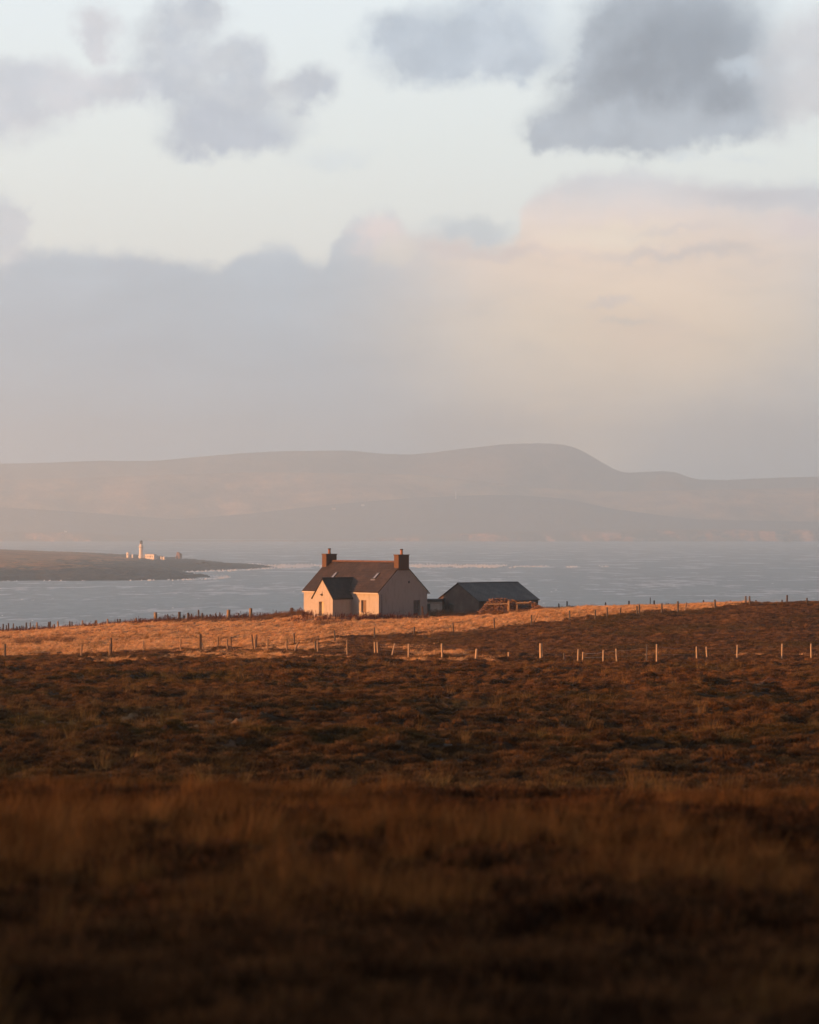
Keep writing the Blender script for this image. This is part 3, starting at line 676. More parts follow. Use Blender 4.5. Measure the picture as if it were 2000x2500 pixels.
# front window with its frame, pane and sill
wf_ = MB(); x0, x1, z0, z1 = -3.415, -2.425, .755, 2.275
wf_.box(x0, x0 + .07, .22, .28, z0, z1); wf_.box(x1 - .07, x1, .22, .28, z0, z1); wf_.box(x0 + .07, x1 - .07, .22, .28, z1 - .07, z1); wf_.box(x0 + .07, x1 - .07, .22, .28, z0, z0 + .07); wf_.box(x0 + .07, x1 - .07, .225, .275, 1.46, 1.54)
wo = wf_.build('window', M_board, cot); pn = MB(); pn.box(x0 + .07, x1 - .07, .25, .26, z0 + .07, z1 - .07); pn.build('pane', M_board, wo)
si = MB(); si.box(x0 - .06, x1 + .06, -.07, .22, z0 - .09, z0 - .003); si.build('sill', M_trim, wo)
gd = MB(); gd.box(-.30, -.26, 5.56, 6.61, 0, 2.235); go_ = gd.build('door', M_greydoor, cot, label='dull grey door in the shaded gable')
gf = MB(); gf.box(-.262, -.20, 6.2, 6.26, 0, 2.2); gf.box(-.262, -.20, 5.56, 5.62, 0, 2.235); gf.box(-.262, -.20, 6.55, 6.61, 0, 2.235); gf.build('door_frame', M_lead, go_)
for (a_, b_) in ((3, 4), (10.5, 11.5)):
    bw = MB(); bw.box(-HL + a_, -HL + b_, HW - .25, HW - .21, .9, 2.2); bw.build('window', M_glass, cot)
# skylights in the front slope
nrm = Vector((0, -k, 1)).normalized(); upv = Vector((0, 1, k)).normalized()
for xs in (-11.15, -2.9):
    yb = HW / 2 * 0.50; base = Vector((xs, yb, HE + yb * k + th + .03))
    fr = MB(); hw_, hl_ = .33, .56
    def slab(mb, a0, a1, b0, b1, n0, n1):
        P3 = lambda a, b, n_: base + Vector((1, 0, 0)) * a + upv * b + nrm * n_
        p = [P3(a0, b0, n0), P3(a1, b0, n0), P3(a1, b1, n0), P3(a0, b1, n0), P3(a0, b0, n1), P3(a1, b0, n1), P3(a1, b1, n1), P3(a0, b1, n1)]
        for q in ((0, 3, 2, 1), (4, 5, 6, 7), (0, 1, 5, 4), (1, 2, 6, 5), (2, 3, 7, 6), (3, 0, 4, 7)): mb.face([p[i] for i in q])
    slab(fr, -hw_, -hw_ + .07, -hl_, hl_, -.08, .10); slab(fr, hw_ - .07, hw_, -hl_, hl_, -.08, .10); slab(fr, -hw_ + .07, hw_ - .07, -hl_, -hl_ + .08, -.08, .10); slab(fr, -hw_ + .07, hw_ - .07, hl_ - .08, hl_, -.08, .10)
    so = fr.build('skylight', M_dark, roof); gl = MB(); slab(gl, -hw_ + .07, hw_ - .07, -hl_ + .08, hl_ - .08, .02, .05); gl.build('pane', M_skyl, so)
    ap = MB(); slab(ap, -hw_ - .12, hw_ + .05, -hl_ - .22, -hl_ - .003, -.03, .012); ap.build('flashing', M_lead, so)

# ---------------------------------------------------------------- the stone shed and the flat-roofed store
SZ = 39.1
shed = empty('stone_shed', (8.8, 365.0, SZ), RZ)
tag(shed, 'low stone barn with grey slate roof, right of the white cottage', 'barn')
SW, SL, SE, SR = 8.0, 10.3, 40.90 - SZ, 43.02 - SZ
sw = MB(); sw.wall((-SW, 0, 0), (1, 0, 0), (0, -1, 0), SW, SE, [(.3, 1.5, 0, 1.35), (2.0, 3.1, 0, 1.35)], .35)
sw.wall((0, 0, 0), (0, 1, 0), (1, 0, 0), SL, SE, [(7.2, 8.2, .5, 1.3)], .35); sw.wall((-SW, 0, 0), (0, 1, 0), (-1, 0, 0), SL, SE, [], .3); sw.wall((-SW, SL, 0), (1, 0, 0), (0, 1, 0), SW, SE, [], .3)
sw.face([(-SW, 0, SE), (0, 0, SE), (-SW / 2, 0, SR)]); sw.face([(0, SL, SE), (-SW, SL, SE), (-SW / 2, SL, SR)])
ob = sw.build('wall', M_shedwall, shed)
uvl = ob.data.uv_layers.new(name='UVMap') if not ob.data.uv_layers else ob.data.uv_layers[0]
for pl in ob.data.polygons:
    for li in pl.loop_indices:
        c = ob.data.vertices[ob.data.loops[li].vertex_index].co; uvl.data[li].uv = (c.x + c.y, c.z)
ks = (SR - SE) / (SW / 2); so_ = .2
sr = MB(); sr.prism([(-SW - so_, SE - so_ * ks + .02), (-SW / 2, SR + .02), (so_, SE - so_ * ks + .02), (so_, SE - so_ * ks + .13), (-SW / 2, SR + .14), (-SW - so_, SE - so_ * ks + .13)], 'y', -.12, SL + .12)
sro = sr.build('roof', M_shedroof, shed); sg = MB(); sg.prism([(-SW / 2 - .14, SR + .09), (-SW / 2, SR + .21), (-SW / 2 + .14, SR + .09)], 'y', -.12, SL + .12); sg.build('ridge_tiles', M_slate, sro)
d1 = MB(); d1.box(-SW + 2.0, -SW + 3.1, .30, .34, 0, 1.35); d1.build('door', M_greydoor, shed, label='pale grey door in the barn gable')
d2 = MB(); d2.box(-SW + .3, -SW + 1.5, .30, .34, 0, 1.35); d2.build('window', M_dark, shed, label='dark opening in the barn gable')
d3 = MB(); d3.box(-.34, -.30, 7.2, 8.2, .5, 1.3); d3.build('window', M_dark, shed)
store = empty('flat_roofed_store', (2.6, 369.2, SZ), R(-12))
tag(store, 'small flat-roofed outbuilding with pale doors between cottage and barn', 'outbuilding')
s1 = MB(); s1.wall((-1.9, 0, 0), (1, 0, 0), (0, -1, 0), 3.5, 1.62, [(1.15, 1.95, 0, 1.36), (1.98, 3.2, 0, 1.36)], .2); s1.wall((-1.9, 0, 0), (0, 1, 0), (-1, 0, 0), 3, 1.62, [], .2); s1.wall((1.6, 0, 0), (0, 1, 0), (1, 0, 0), 3, 1.62, [], .2); s1.build('wall', M_wall, store)
s2 = MB(); s2.box(-2.05, 1.75, -.2, 3.1, 1.623, 1.98); s2.build('roof', M_dark, store)
s3 = MB(); s3.box(-.745, .045, .18, .2, 0, 1.35); s3.build('window', M_glass, store)
for q in (0, 1):
    s4 = MB(); s4.box(.085 + q * .61, .685 + q * .61, .12, .16, 0, 1.355); s4.build('door', M_trim, store)

# ---------------------------------------------------------------- ruined stone wall with its timbers
ruin = empty('ruined_stone_wall', (8.9, 352.5, 39.3), R(-6))
tag(ruin, 'collapsed rubble wall with old timbers in front of the barn', 'ruin')
def hull_rock(mb, c, s_, r, rz):
    bm = bmesh.new(); bmesh.ops.create_icosphere(bm, subdivisions=1, radius=1)
    ca, sa = math.cos(rz), math.sin(rz); i = len(mb.v)
    for v in bm.verts:
        f_ = 1 + r.uniform(-.25, .25); x, y, z = [max(-.78, min(.78, q * f_)) for q in v.co]
        x, y, z = x * s_[0], y * s_[1], z * s_[2]; mb.v.append((c[0] + x * ca - y * sa, c[1] + x * sa + y * ca, c[2] + z))
    for f_ in bm.faces: mb.f.append(tuple(i + v.index for v in f_.verts))
    bm.free()
rs = random.Random(5); st_ = MB()
def top_at(x): return float(np.interp(x, [-.3, .3, .9, 1.6, 3.2, 4.2, 5.4, 6.4, 7.4, 8.3], [.7, 1.2, 2.0, 2.25, 2.15, 2.0, 1.85, 1.75, 1.2, .5]))
for x in np.arange(-.3, 8.3, .17):
    z = 0
    while z < top_at(x):
        if not (4.3 < x < 6.2 and .75 < z < 1.55):
            hull_rock(st_, (x + rs.uniform(-.08, .08), rs.uniform(-.25, .2) - .05 * z, z), (rs.uniform(.13, .30), rs.uniform(.18, .3), rs.uniform(.06, .11)), rs, rs.uniform(-.4, .4))
        z += rs.uniform(.10, .15)
for x in np.arange(4.3, 6.3, .3):
    for z in (.8, 1.1, 1.4): hull_rock(st_, (x, .95, z), (.25, .25, .16), rs, 0)
for j in range(120):       # tumbled stones on top and at the foot
    x = rs.uniform(-.6, 8.4); hull_rock(st_, (x, rs.uniform(-.7, .3), top_at(x) * (1 if j % 2 else 0) + rs.uniform(-.05, .1)), (rs.uniform(.1, .3), rs.uniform(.1, .22), rs.uniform(.05, .12)), rs, rs.uniform(-1, 1))
st_.build('stonework', M_rubble, ruin)
for (a_, b_, r_) in (((.3, -.55, 1.50), (3.5, -.55, 1.62), .09), ((3.35, -.62, 0), (3.4, -.62, 1.95), .17), ((6.15, -.5, 1.75), (4.2, -.5, 1.7), .1), ((7.55, -.5, 0), (7.6, -.5, 1.15), .11), ((4.35, -.5, .3), (4.4, -.5, 1.5), .09)):
    tb = MB(); tb.tube(a_, b_, r_, 7, r_ * .9); tb.build('timber', M_wood, ruin)

# ---------------------------------------------------------------- fences
def hit(px, py, dmin=150, dmax=395):
    """the spot of the ground that the photograph shows at a pixel, at a distance beyond dmin"""
    d = np.arange(dmin, dmax, 0.25); x = (px - 1000) / F * d; r = CAMZ - (py - HY) / F * d
    below = r < zland(x, d) + 0.16; i = int(np.argmax(below)) if below.any() else len(d) - 1
    return float(x[i]), float(d[i]), float(zland(x[i:i + 1], d[i:i + 1])[0])
fr_ = random.Random(11)
def post(parent, px, top, base, width, material, lean=0.0, dist=None, label=None, dmin=150):
    if dist is None: x, d, z = hit(px, base, dmin)
    else: d = dist; x = (px - 1000) / F * d; z = float(zland(np.array([x]), np.array([d]))[0])
    ztop = CAMZ - (top - HY) / F * d; h = max(.45, ztop - z); r = width * 1.2 / F * d / 2
    z -= .25; lx_ = lean / F * d
    mb = MB(); n = 8; rings = []
    segs = [(0, 1.0), (.35, .97), (.7, 1.0), (1.0, .93)]
    w1, w2 = fr_.uniform(-.02, .02), fr_.uniform(-.02, .02)
    for (t, f_) in segs:
        cxx = lx_ * t + w1 * math.sin(t * 5); cyy = w2 * math.sin(t * 4)
        rings.append([(cxx + r * f_ * math.cos(2 * math.pi * q / n), cyy + r * f_ * math.sin(2 * math.pi * q / n), (h + .25) * t + (fr_.uniform(-.0, .03) if t == 1 else 0)) for q in range(n)])
    for a_, b_ in zip(rings[:-1], rings[1:]):
        for q in range(n): mb.face([a_[q], a_[(q + 1) % n], b_[(q + 1) % n], b_[q]])
    mb.face(rings[-1]); mb.face(rings[0][::-1])
    o = mb.build('post', material, parent, label=label); o.location = (x, d, z)
    return (x + lx_ * .8, d, z + .25, h)
def strand(parent, pts, frac, sag=.04):
    mb = MB(); pts = sorted(pts)
    for a_, b_ in zip(pts[:-1], pts[1:]):
        if abs(a_[0] - b_[0]) < .35: continue
        p0 = Vector((a_[0], a_[1] - .07, a_[2] + min(a_[3], 1.25) * frac)); p1 = Vector((b_[0], b_[1] - .07, b_[2] + min(b_[3], 1.25) * frac)); m_ = (p0 + p1) / 2 - Vector((0, 0, sag))
        mb.tube(p0, m_, .0035, 4); mb.tube(m_, p1, .0035, 4)
    mb.build('wire', M_wire, parent)
# each entry: x, top row, base row, width, material, lean of the top in pixels
z4 = lambda lst: [(x / 3.45, 1460 + t / 3.45, 1460 + b / 3.45, *r) for x, t, b, *r in lst]
z5 = lambda lst: [(500 + x / 3.45, 1460 + t / 3.45, 1460 + b / 3.45, *r) for x, t, b, *r in lst]
z6 = lambda lst: [(1000 + x / 3.45, 1430 + t / 3.45, 1430 + b / 3.45, *r) for x, t, b, *r in lst]
z7 = lambda lst: [(1500 + x / 3.45, 1430 + t / 3.45, 1430 + b / 3.45, *r) for x, t, b, *r in lst]
W, Dk, Lt, Gr = M_wood, M_wooddark, M_woodlight, M_woodgrey
lower = z4([(40, 390, 497, 4.5, Gr, 1), (685, 393, 482, 3.6, W, 1), (923, 388, 475, 3.2, W, 0), (938, 337, 472, 3.4, Dk, 0), (1210, 367, 452, 3.2, W, 0), (1522, 345, 437, 3.2, W, 0), (1692, 303, 430, 4.8, Dk, -1), (1722, 355, 430, 3.0, Lt, -9)]) + \
    z5([(190, 348, 430, 3.2, W, 0), (223, 328, 427, 2.0, Dk, 0), (414, 312, 425, 2.8, Dk, -5), (424, 340, 430, 3.2, W, 0), (437, 310, 410, 2.8, Dk, 0), (530, 345, 438, 3.0, W, 0), (690, 357, 442, 3.4, W, 0), (742, 372, 446, 3.6, W, 13),
        (932, 365, 440, 3.6, Gr, 0), (952, 360, 455, 3.6, W, 0), (1200, 355, 478, 3.6, W, 0), (1178, 432, 452, 2.6, W, 3), (1432, 370, 460, 3.2, Lt, 0), (1455, 373, 460, 3.2, Lt, 0), (1564, 385, 480, 2.8, Lt, 11), (1717, 388, 490, 3.2, Lt, 0)]) + \
    z6([(273, 488, 600, 3.8, Lt, 0), (560, 533, 610, 4.6, Lt, 1), (834, 562, 597, 3.4, Lt, 0), (1105, 488, 610, 5.4, Lt, 0), (1118, 488, 606, 3.0, W, 0), (1304, 568, 630, 3.6, Gr, 0), (1420, 538, 632, 3.2, Lt, 0), (1460, 560, 625, 3.0, Lt, 0), (1632, 545, 625, 3.2, Lt, 0)]) + \
    z7([(17, 533, 625, 3.4, Lt, 0), (272, 498, 625, 2.8, Gr, 0), (357, 495, 625, 3.2, Lt, 0), (693, 515, 613, 3.0, Lt, 0), (780, 515, 605, 3.0, Lt, -1), (1035, 500, 607, 3.0, Lt, 0), (1413, 490, 618, 3.4, Lt, 0), (1658, 490, 613, 3.4, Lt, 0)])
fl_ = tag(empty('post_and_wire_fence', (0, 0, 0)), 'nearest fence of pale posts and wire crossing the heather below the cottage', 'fence')
P_ = [post(fl_, x, t, b, w_, m_, ln) for (x, t, b, w_, m_, ln) in lower]; PT = [p for p, q in zip(P_, lower) if abs(q[5]) < 3 and q[2] - q[1] > 18]
for fq in (.45, .85): strand(fl_, PT, fq)
upper = z5([(110, 325, 407, 3.6, W, 0), (753, 297, 380, 3.2, Gr, 0), (1095, 275, 362, 3.2, Gr, 0), (1430, 250, 340, 3.0, Gr, 0)]) + \
    z6([(38, 347, 415, 3.2, Gr, 0), (370, 312, 392, 3.0, Gr, -1), (713, 275, 360, 3.0, Gr, 0), (1028, 245, 335, 3.0, Gr, -1), (1036, 295, 335, 2.6, Dk, 5), (1350, 210, 288, 3.2, Gr, -1), (1563, 202, 282, 3.2, Gr, 1), (1667, 183, 260, 3.2, Gr, -1)]) + \
    z7([(40, 185, 250, 2.8, Dk, 5), (190, 172, 245, 3.4, Gr, 0), (210, 160, 243, 3.4, Gr, 0), (397, 150, 230, 3.8, Gr, 1), (535, 132, 222, 4.0, Gr, 0), (592, 143, 215, 3.2, W, 4), (848, 118, 200, 4.2, Gr, 0), (1107, 88, 157, 3.8, Gr, 0), (1140, 87, 160, 3.6, Gr, 0), (1455, 80, 150, 3.6, Dk, 0), (1622, 103, 150, 3.2, Dk, 0)])
fu = tag(empty('field_edge_fence', (0, 0, 0)), 'middle fence of grey posts between pale grass field and heather slope', 'fence')
P_ = [post(fu, x, t, b, w_, m_, ln, dmin=240) for (x, t, b, w_, m_, ln) in upper]
for fq in (.5, .85): strand(fu, [p for p, q in zip(P_, upper) if abs(q[5]) < 3], fq)
shore = z4([(27, 228, 285, 2.4, Dk, 0), (55, 240, 280, 2, Dk, 0), (73, 222, 280, 2.4, Dk, 0), (112, 225, 280, 2.2, W, 0), (145, 250, 280, 2.2, Dk, 0), (167, 248, 280, 2, Dk, 0), (185, 243, 282, 2.2, W, 0), (220, 218, 282, 2.4, Dk, 0), (255, 218, 282, 2.2, W, 0), (277, 250, 280, 2.4, W, 0),
            (315, 215, 282, 2.6, W, 0), (381, 250, 280, 2.2, Dk, 0), (410, 213, 278, 2.4, Dk, 0), (422, 209, 278, 2.6, Dk, 0), (455, 232, 275, 2.4, W, 0), (491, 208, 275, 2.8, W, 0), (587, 207, 270, 2.6, Dk, 0), (607, 210, 268, 2.2, Dk, 0), (695, 200, 265, 2.8, W, 0), (717, 240, 262, 2, Dk, 0),
            (801, 200, 255, 2.4, Dk, 0), (815, 197, 252, 2.4, W, 0), (845, 238, 255, 2, Dk, 0), (909, 187, 240, 3.0, W, 0), (993, 190, 238, 2.6, Dk, 0), (1011, 188, 238, 2.6, Dk, 0), (1148, 180, 228, 3.0, W, 0), (1181, 180, 225, 2.4, Dk, 0), (1312, 132, 220, 5.6, W, 0),
            (1413, 147, 208, 2.2, Dk, 0), (1511, 128, 195, 4.6, Dk, 0), (1549, 160, 192, 3.0, Dk, 0), (1588, 135, 188, 4.2, Dk, 0), (1613, 143, 186, 2.6, Dk, 0), (1676, 110, 184, 2.8, Dk, 0), (1704, 137, 184, 3.0, Dk, 0)]) + \
    z5([(18, 152, 190, 3.0, Dk, 0), (52, 148, 190, 2.6, Dk, 0), (95, 140, 188, 2.6, Dk, 0), (130, 132, 190, 2.2, Dk, 0), (200, 110, 205, 6.0, W, 0), (282, 138, 195, 2.8, Dk, 0), (320, 150, 190, 3.0, Dk, 0), (388, 97, 180, 5.6, W, 0), (733, 93, 158, 5.2, Dk, 0)])
fs = tag(empty('shore_fence', (0, 0, 0)), 'farthest row of crooked stakes along the shore left of the cottage', 'fence')
P_ = [post(fs, x, t - 3, b, w_ * 1.25, m_, fr_.uniform(-.8, .8), dist=float(np.interp(x, [0, 380, 712], [377, 372, 366])) + fr_.uniform(-1, 1)) for (x, t, b, w_, m_, ln) in shore]
strand(fs, P_, .7)
skyl = z6([(1258, 150, 172, 3.0, Dk, 0), (1328, 132, 185, 3.0, Dk, 0), (1650, 140, 183, 3.0, Dk, 0)]) + \
    z7([(124, 128, 182, 3.4, Dk, 0), (303, 100, 180, 1.8, Dk, 0), (335, 125, 178, 3.4, Dk, 0), (752, 122, 147, 3.2, Dk, 0), (977, 124, 155, 3.2, Dk, 0), (1192, 122, 143, 3.2, Dk, 0), (1413, 118, 150, 3.0, Dk, 0)])
fk = tag(empty('skyline_fence', (0, 0, 0)), 'sparse dark stakes on the grassy skyline right of the barn', 'fence')
P_ = [post(fk, x, t, b, w_, m_, fr_.uniform(-.6, .6), dist=378 + fr_.uniform(-2, 2)) for (x, t, b, w_, m_, ln) in skyl]
strand(fk, P_, .7)
gp = tag(empty('gate_stake', (0, 0, 0)), 'short dark stake standing against the shaded cottage gable', 'stake')
post(gp, 700 * 0 + 1031.8, 1481, 1500, 3.2, Dk, 0, dist=351.5)

# ---------------------------------------------------------------- rushes, docks and bushes round the field
def band(items):
    X_, Y_, S_ = [], [], []
    for (xa, xb, da, db, n, s0, s1) in items:
        d = rng.uniform(da, db, n); xp = rng.uniform(xa, xb, n); X_.append((xp - 1000) / F * d); Y_.append(d); S_.append(rng.uniform(s0, s1, n))
    X_, Y_, S_ = map(np.concatenate, (X_, Y_, S_)); kk = ~footprints(X_, Y_); return X_[kk], Y_[kk], S_[kk]
bx, by, bs = band([(-300, 330, 370, 382, 800, .45, .85), (330, 760, 366, 376, 650, .5, 1.0), (735, 830, 352, 362, 80, .5, .8), (830, 930, 345.5, 349.5, 90, .4, .8), (870, 1045, 346.0, 349.5, 120, .4, .85), (700, 860, 346, 352, 90, .4, .75),
                   (1045, 1180, 356, 362, 80, .4, .8), (1360, 1460, 374, 380, 60, .4, .7), (1620, 1700, 374, 380, 50, .4, .7)])
cover('dock_weeds', M_dock, ['dock'], bx, by, bs, zfun=lambda a, b: zflat(a, b), label='dead reddish dock stems along fence and cottage wall')
bx, by, bs = band([(-50, 250, 318, 345, 230, .5, .95), (40, 180, 312, 326, 130, .8, 1.15), (400, 600, 358, 368, 260, .6, 1.05), (600, 745, 356, 364, 150, .6, 1.0), (745, 870, 342, 347, 150, .5, .9), (762, 825, 334, 339, 70, .8, 1.1), (1045, 1200, 352, 360, 230, .6, 1.0),
                   (1180, 1330, 344, 350, 320, .6, 1.05), (1300, 1345, 352, 366, 60, .7, 1.1), (1330, 1370, 366, 378, 60, .6, 1.0), (1370, 1450, 372, 380, 110, .6, 1.0), (1560, 1640, 368, 378, 130, .5, .9), (1640, 1820, 366, 376, 240, .5, .9), (1850, 2000, 372, 380, 60, .4, .7), (-400, 0, 330, 370, 200, .5, 1)])
cover('rushes', M_rush, ['rush'], bx, by, bs * .9, zfun=lambda a, b: zflat(a, b), label='brown rushes and rank tussocks bordering the field')

# ---------------------------------------------------------------- the sea
def m_sea(gg):
    p = gg.n('ShaderNodeNewGeometry').outputs['Position']
    ps = gg.vm('MULTIPLY', p, (1.0, 0.55, 1.0))
    y_ = gg.sep(p)[1]
    a = gg.noise(gg.vm('MULTIPLY', p, (1, .8, 1)), 0.05, 5, 0.62, .3); b = gg.noise(ps, 0.010, 5, 0.62, 0.5); c = gg.noise(gg.vm('MULTIPLY', p, (.35, 1, 1)), 0.0028, 5, 0.6, 0.8)
    s1 = gg.noise(gg.vm('MULTIPLY', p, (.055, .020, 1)), 1.0, 5, 0.65, .2); s2 = gg.noise(gg.vm('MULTIPLY', p, (.020, .0045, 1)), 1.0, 5, 0.65, .2)
    s0 = gg.mix(gg.ss(y_, 2200, 4200), s1, s2); s0 = gg.m('ADD', gg.m('MULTIPLY', gg.sep(s0)[0], .65), gg.m('MULTIPLY', b, .35))
    h = gg.m('ADD', gg.m('MULTIPLY', a, 2.2), gg.m('MULTIPLY', b, 3.0))
    wave_tone = gg.m('ADD', gg.m('MULTIPLY', gg.ss(gg.m('ADD', gg.m('MULTIPLY', c, .6), gg.m('MULTIPLY', b, .4)), 0.42, 0.60), .35), gg.m('MULTIPLY', gg.ss(s0, .43, .60), .75))  # foamy slicks plus wave reflections put into the base colour
    foam = gg.m('MULTIPLY', gg.ss(a, 0.60, 0.72), gg.ss(b, 0.50, 0.62))
    colr = gg.ramp(wave_tone, [(0.0, (0.005, 0.010, 0.013)), (0.35, (0.018, 0.028, 0.033)), (0.65, (0.10, 0.12, 0.13)), (0.95, (0.40, 0.42, 0.43))]); colr = gg.mix(gg.m('MULTIPLY', foam, .55), colr, (0.55, 0.57, 0.58))
    bmp = gg.n('ShaderNodeBump'); bmp.inputs['Strength'].default_value = 1.0; bmp.inputs['Distance'].default_value = 1.0; gg._in(bmp.inputs['Height'], h)
    s = gg.n('ShaderNodeBsdfPrincipled'); gg._in(s.inputs['Base Color'], colr); gg._in(s.inputs['Roughness'], gg.m('ADD', 0.30, gg.m('MULTIPLY', wave_tone, 0.15)))
    s.inputs['IOR'].default_value = 1.33; s.inputs['Specular IOR Level'].default_value = 0.17; gg._in(s.inputs['Normal'], bmp.outputs[0]); return s.outputs[0]
M_sea = mat('sea_water', m_sea)
sy = np.array([-2500, 0, 400, 900, 1500, 2200, 3000, 4000, 5500, 7500, 10000, 12500, 16200.]); sx = np.linspace(-2700, 3250, 15)
SY, SX = np.meshgrid(sy, sx, indexing='ij')
tag(link(mesh_np('sea', np.stack([SX, SY, SX * 0], -1).reshape(-1, 3), grid_faces(*SX.shape), M_sea)), kind='structure')

# ---------------------------------------------------------------- lighthouse point
def seaxy(px, py): d = F * CAMZ / (py - HY); return ((px - 1000) / F * d, d)
near_sh = [(-900, 1424), (-300, 1421), (0, 1419), (90, 1417.5), (180, 1418), (300, 1417.5), (400, 1416.5), (450, 1415.5), (500, 1413.5), (535, 1411.5), (552, 1409.5), (540, 1407.8), (505, 1405.6), (470, 1402), (446, 1397.5), (470, 1395.2), (520, 1393.6), (560, 1392.6), (600, 1391), (650, 1388), (700, 1384.8), (690, 1382.8), (640, 1380.5), (590, 1377), (540, 1373), (480, 1369), (430, 1366.5), (330, 1364), (200, 1362), (0, 1362), (-300, 1362), (-900, 1362)]
poly = np.array([seaxy(*p) for p in near_sh])
IX, IY = np.meshgrid(np.concatenate([np.linspace(-2690, -1000, 50)[:-1], np.arange(-1000 * 1.0, -90, 3.2)]) * 1.0, np.concatenate([np.arange(2600, 4000, 5.0), np.linspace(4000, 5300, 80)]), indexing='xy')
def poly_dist(px, py, poly):
    inside = np.zeros(px.shape, bool); dist = np.full(px.shape, 1e9); n = len(poly)
    for i in range(n):
        (x0, y0), (x1, y1) = poly[i], poly[(i + 1) % n]
        with np.errstate(divide='ignore', invalid='ignore'):
            cross = ((y0 > py) != (y1 > py)) & (px < (x1 - x0) * (py - y0) / (y1 - y0 + 1e-9) + x0)
        inside ^= cross
        ex, ey = x1 - x0, y1 - y0; t = np.clip(((px - x0) * ex + (py - y0) * ey) / (ex * ex + ey * ey + 1e-9), 0, 1)
        dist = np.minimum(dist, np.hypot(px - x0 - t * ex, py - y0 - t * ey))
    return np.where(inside, dist, -dist)
wxx = 14 * (fbm(IX, IY, 60, 4, 121) - .5); wyy = 30 * (fbm(IX, IY, 60, 4, 122) - .5)
sd = poly_dist(IX + wxx, IY + wyy, poly)
pxx = 1000 + F * IX / IY
def island_crest(xp): # top of the grass, metres
    return np.interp(xp, [-900, 0, 200, 345, 420, 480, 520, 560, 620, 660, 700], [24, 20.5, 18.2, 15.2, 12.6, 9.8, 7.5, 5.6, 4.0, 2.6, .8])
cr = island_crest(pxx)
rockyn = 1 - np.abs(2 * fbm(IX, IY * .6, 28, 4, 130) - 1)
rise = sstep(sd, -6, 60) * .42 + sstep(sd, 20, 420) * .58
IZ = -2.5 + (cr + 2.5) * rise + np.where(sd > -10, (rockyn - .55) * 8.0 * sstep(sd, -8, 25) * (1 - .85 * sstep(sd, 130, 330)), 0)
IZ = IZ + np.where(sd > 0, 1.6 * (fbm(IX, IY, 8, 3, 140) - .5) * (1 - .8 * sstep(sd, 160, 330)), 0)
IZ = np.where(sd < -12, -3.0, IZ)
def m_island(gg):
    g_ = gg.n('ShaderNodeNewGeometry'); p = g_.outputs['Position']; z = gg.sep(p)[2]
    n = gg.noise(p, 0.03, 5, 0.6); n2 = gg.noise(p, 0.15, 5, 0.65)
    t = gg.ss(gg.m('ADD', z, gg.m('MULTIPLY', gg.m('SUBTRACT', n, .5), 9)), 9.5, 13.5)
    rock = gg.ramp(n2, [(0.35, (0.010, 0.010, 0.010)), (0.65, (0.060, 0.050, 0.043))]); turf = gg.ramp(n, [(0.35, (0.15, 0.078, 0.033)), (0.65, (0.40, 0.205, 0.085))])
    return pbr(gg, gg.mix(t, rock, turf), 0.95, bump(gg, n2, 1.0, 3.0), .1)
M_island = mat('island_turf_and_rock', m_island)
tag(link(mesh_np('island_terrain', np.stack([IX, IY, IZ], -1).reshape(-1, 3), grid_faces(*IX.shape), M_island, smooth=True)), kind='structure')
def isl_z(x, y):
    i = int(np.argmin(np.abs(IX[0] - x))); j = int(np.argmin(np.abs(IY[:, 0] - y))); return float(IZ[j, i])
def on_island(px, d): x = (px - 1000) / F * d; return x, d, isl_z(x, d)
Dl = 3850.0; ppm = F / Dl
x, y, z = on_island(345, Dl)
lh = empty('lighthouse', (x, y, z - .3), R(20)); tag(lh, 'white lighthouse tower with black lantern dome on the distant point', 'lighthouse')
LZ = CAMZ - (1358 - HY) / F * Dl; zoff = LZ - (z - .3)     # keep the photograph's base height
bt = MB(); bt.lathe([(3.6, -2), (3.6, zoff + .8), (3.15, zoff + 1.2), (2.55, zoff + 11.2), (2.6, zoff + 11.4)], n=32); bt.build('tower', M_tower, lh)
bt = MB(); bt.lathe([(2.6, 11.3), (3.5, 12.3), (3.5, 12.7), (2.2, 12.7)], n=32, z=zoff); bo = bt.build('balcony', M_tower, lh)
bt = MB()
for q in range(20):
    a_ = 2 * math.pi * q / 20; bt.tube((3.35 * math.cos(a_), 3.35 * math.sin(a_), zoff + 12.7), (3.35 * math.cos(a_), 3.35 * math.sin(a_), zoff + 13.8), .05, 4)
bt.lathe([(3.3, 13.75), (3.4, 13.75), (3.4, 13.85), (3.3, 13.85), (3.3, 13.75)], n=24, z=zoff); bt.build('railing', M_tower, bo)
bt = MB(); bt.lathe([(2.15, 12.7), (2.1, 16.4)], n=24, z=zoff); bt.build('upper_drum', M_tower, lh)
bt = MB(); bt.lathe([(1.85, 16.4), (1.85, 19.2)], n=16, z=zoff); lo_ = bt.build('lantern_room', M_glass, lh)
bt = MB()
for q in range(12):
    a_ = 2 * math.pi * q / 12; bt.tube((1.9 * math.cos(a_), 1.9 * math.sin(a_), zoff + 16.4), (1.9 * math.cos(a_), 1.9 * math.sin(a_), zoff + 19.2), .09, 4)
bt.build('glazing_bars', M_trim, lo_)
bt = MB(); bt.lathe([(2.25, 19.2), (2.2, 19.5), (1.6, 20.5), (.7, 21.1), (.25, 21.3), (.25, 21.8), (.05, 22.4)], n=24, z=zoff); bt.build('dome', M_lantern, lh)
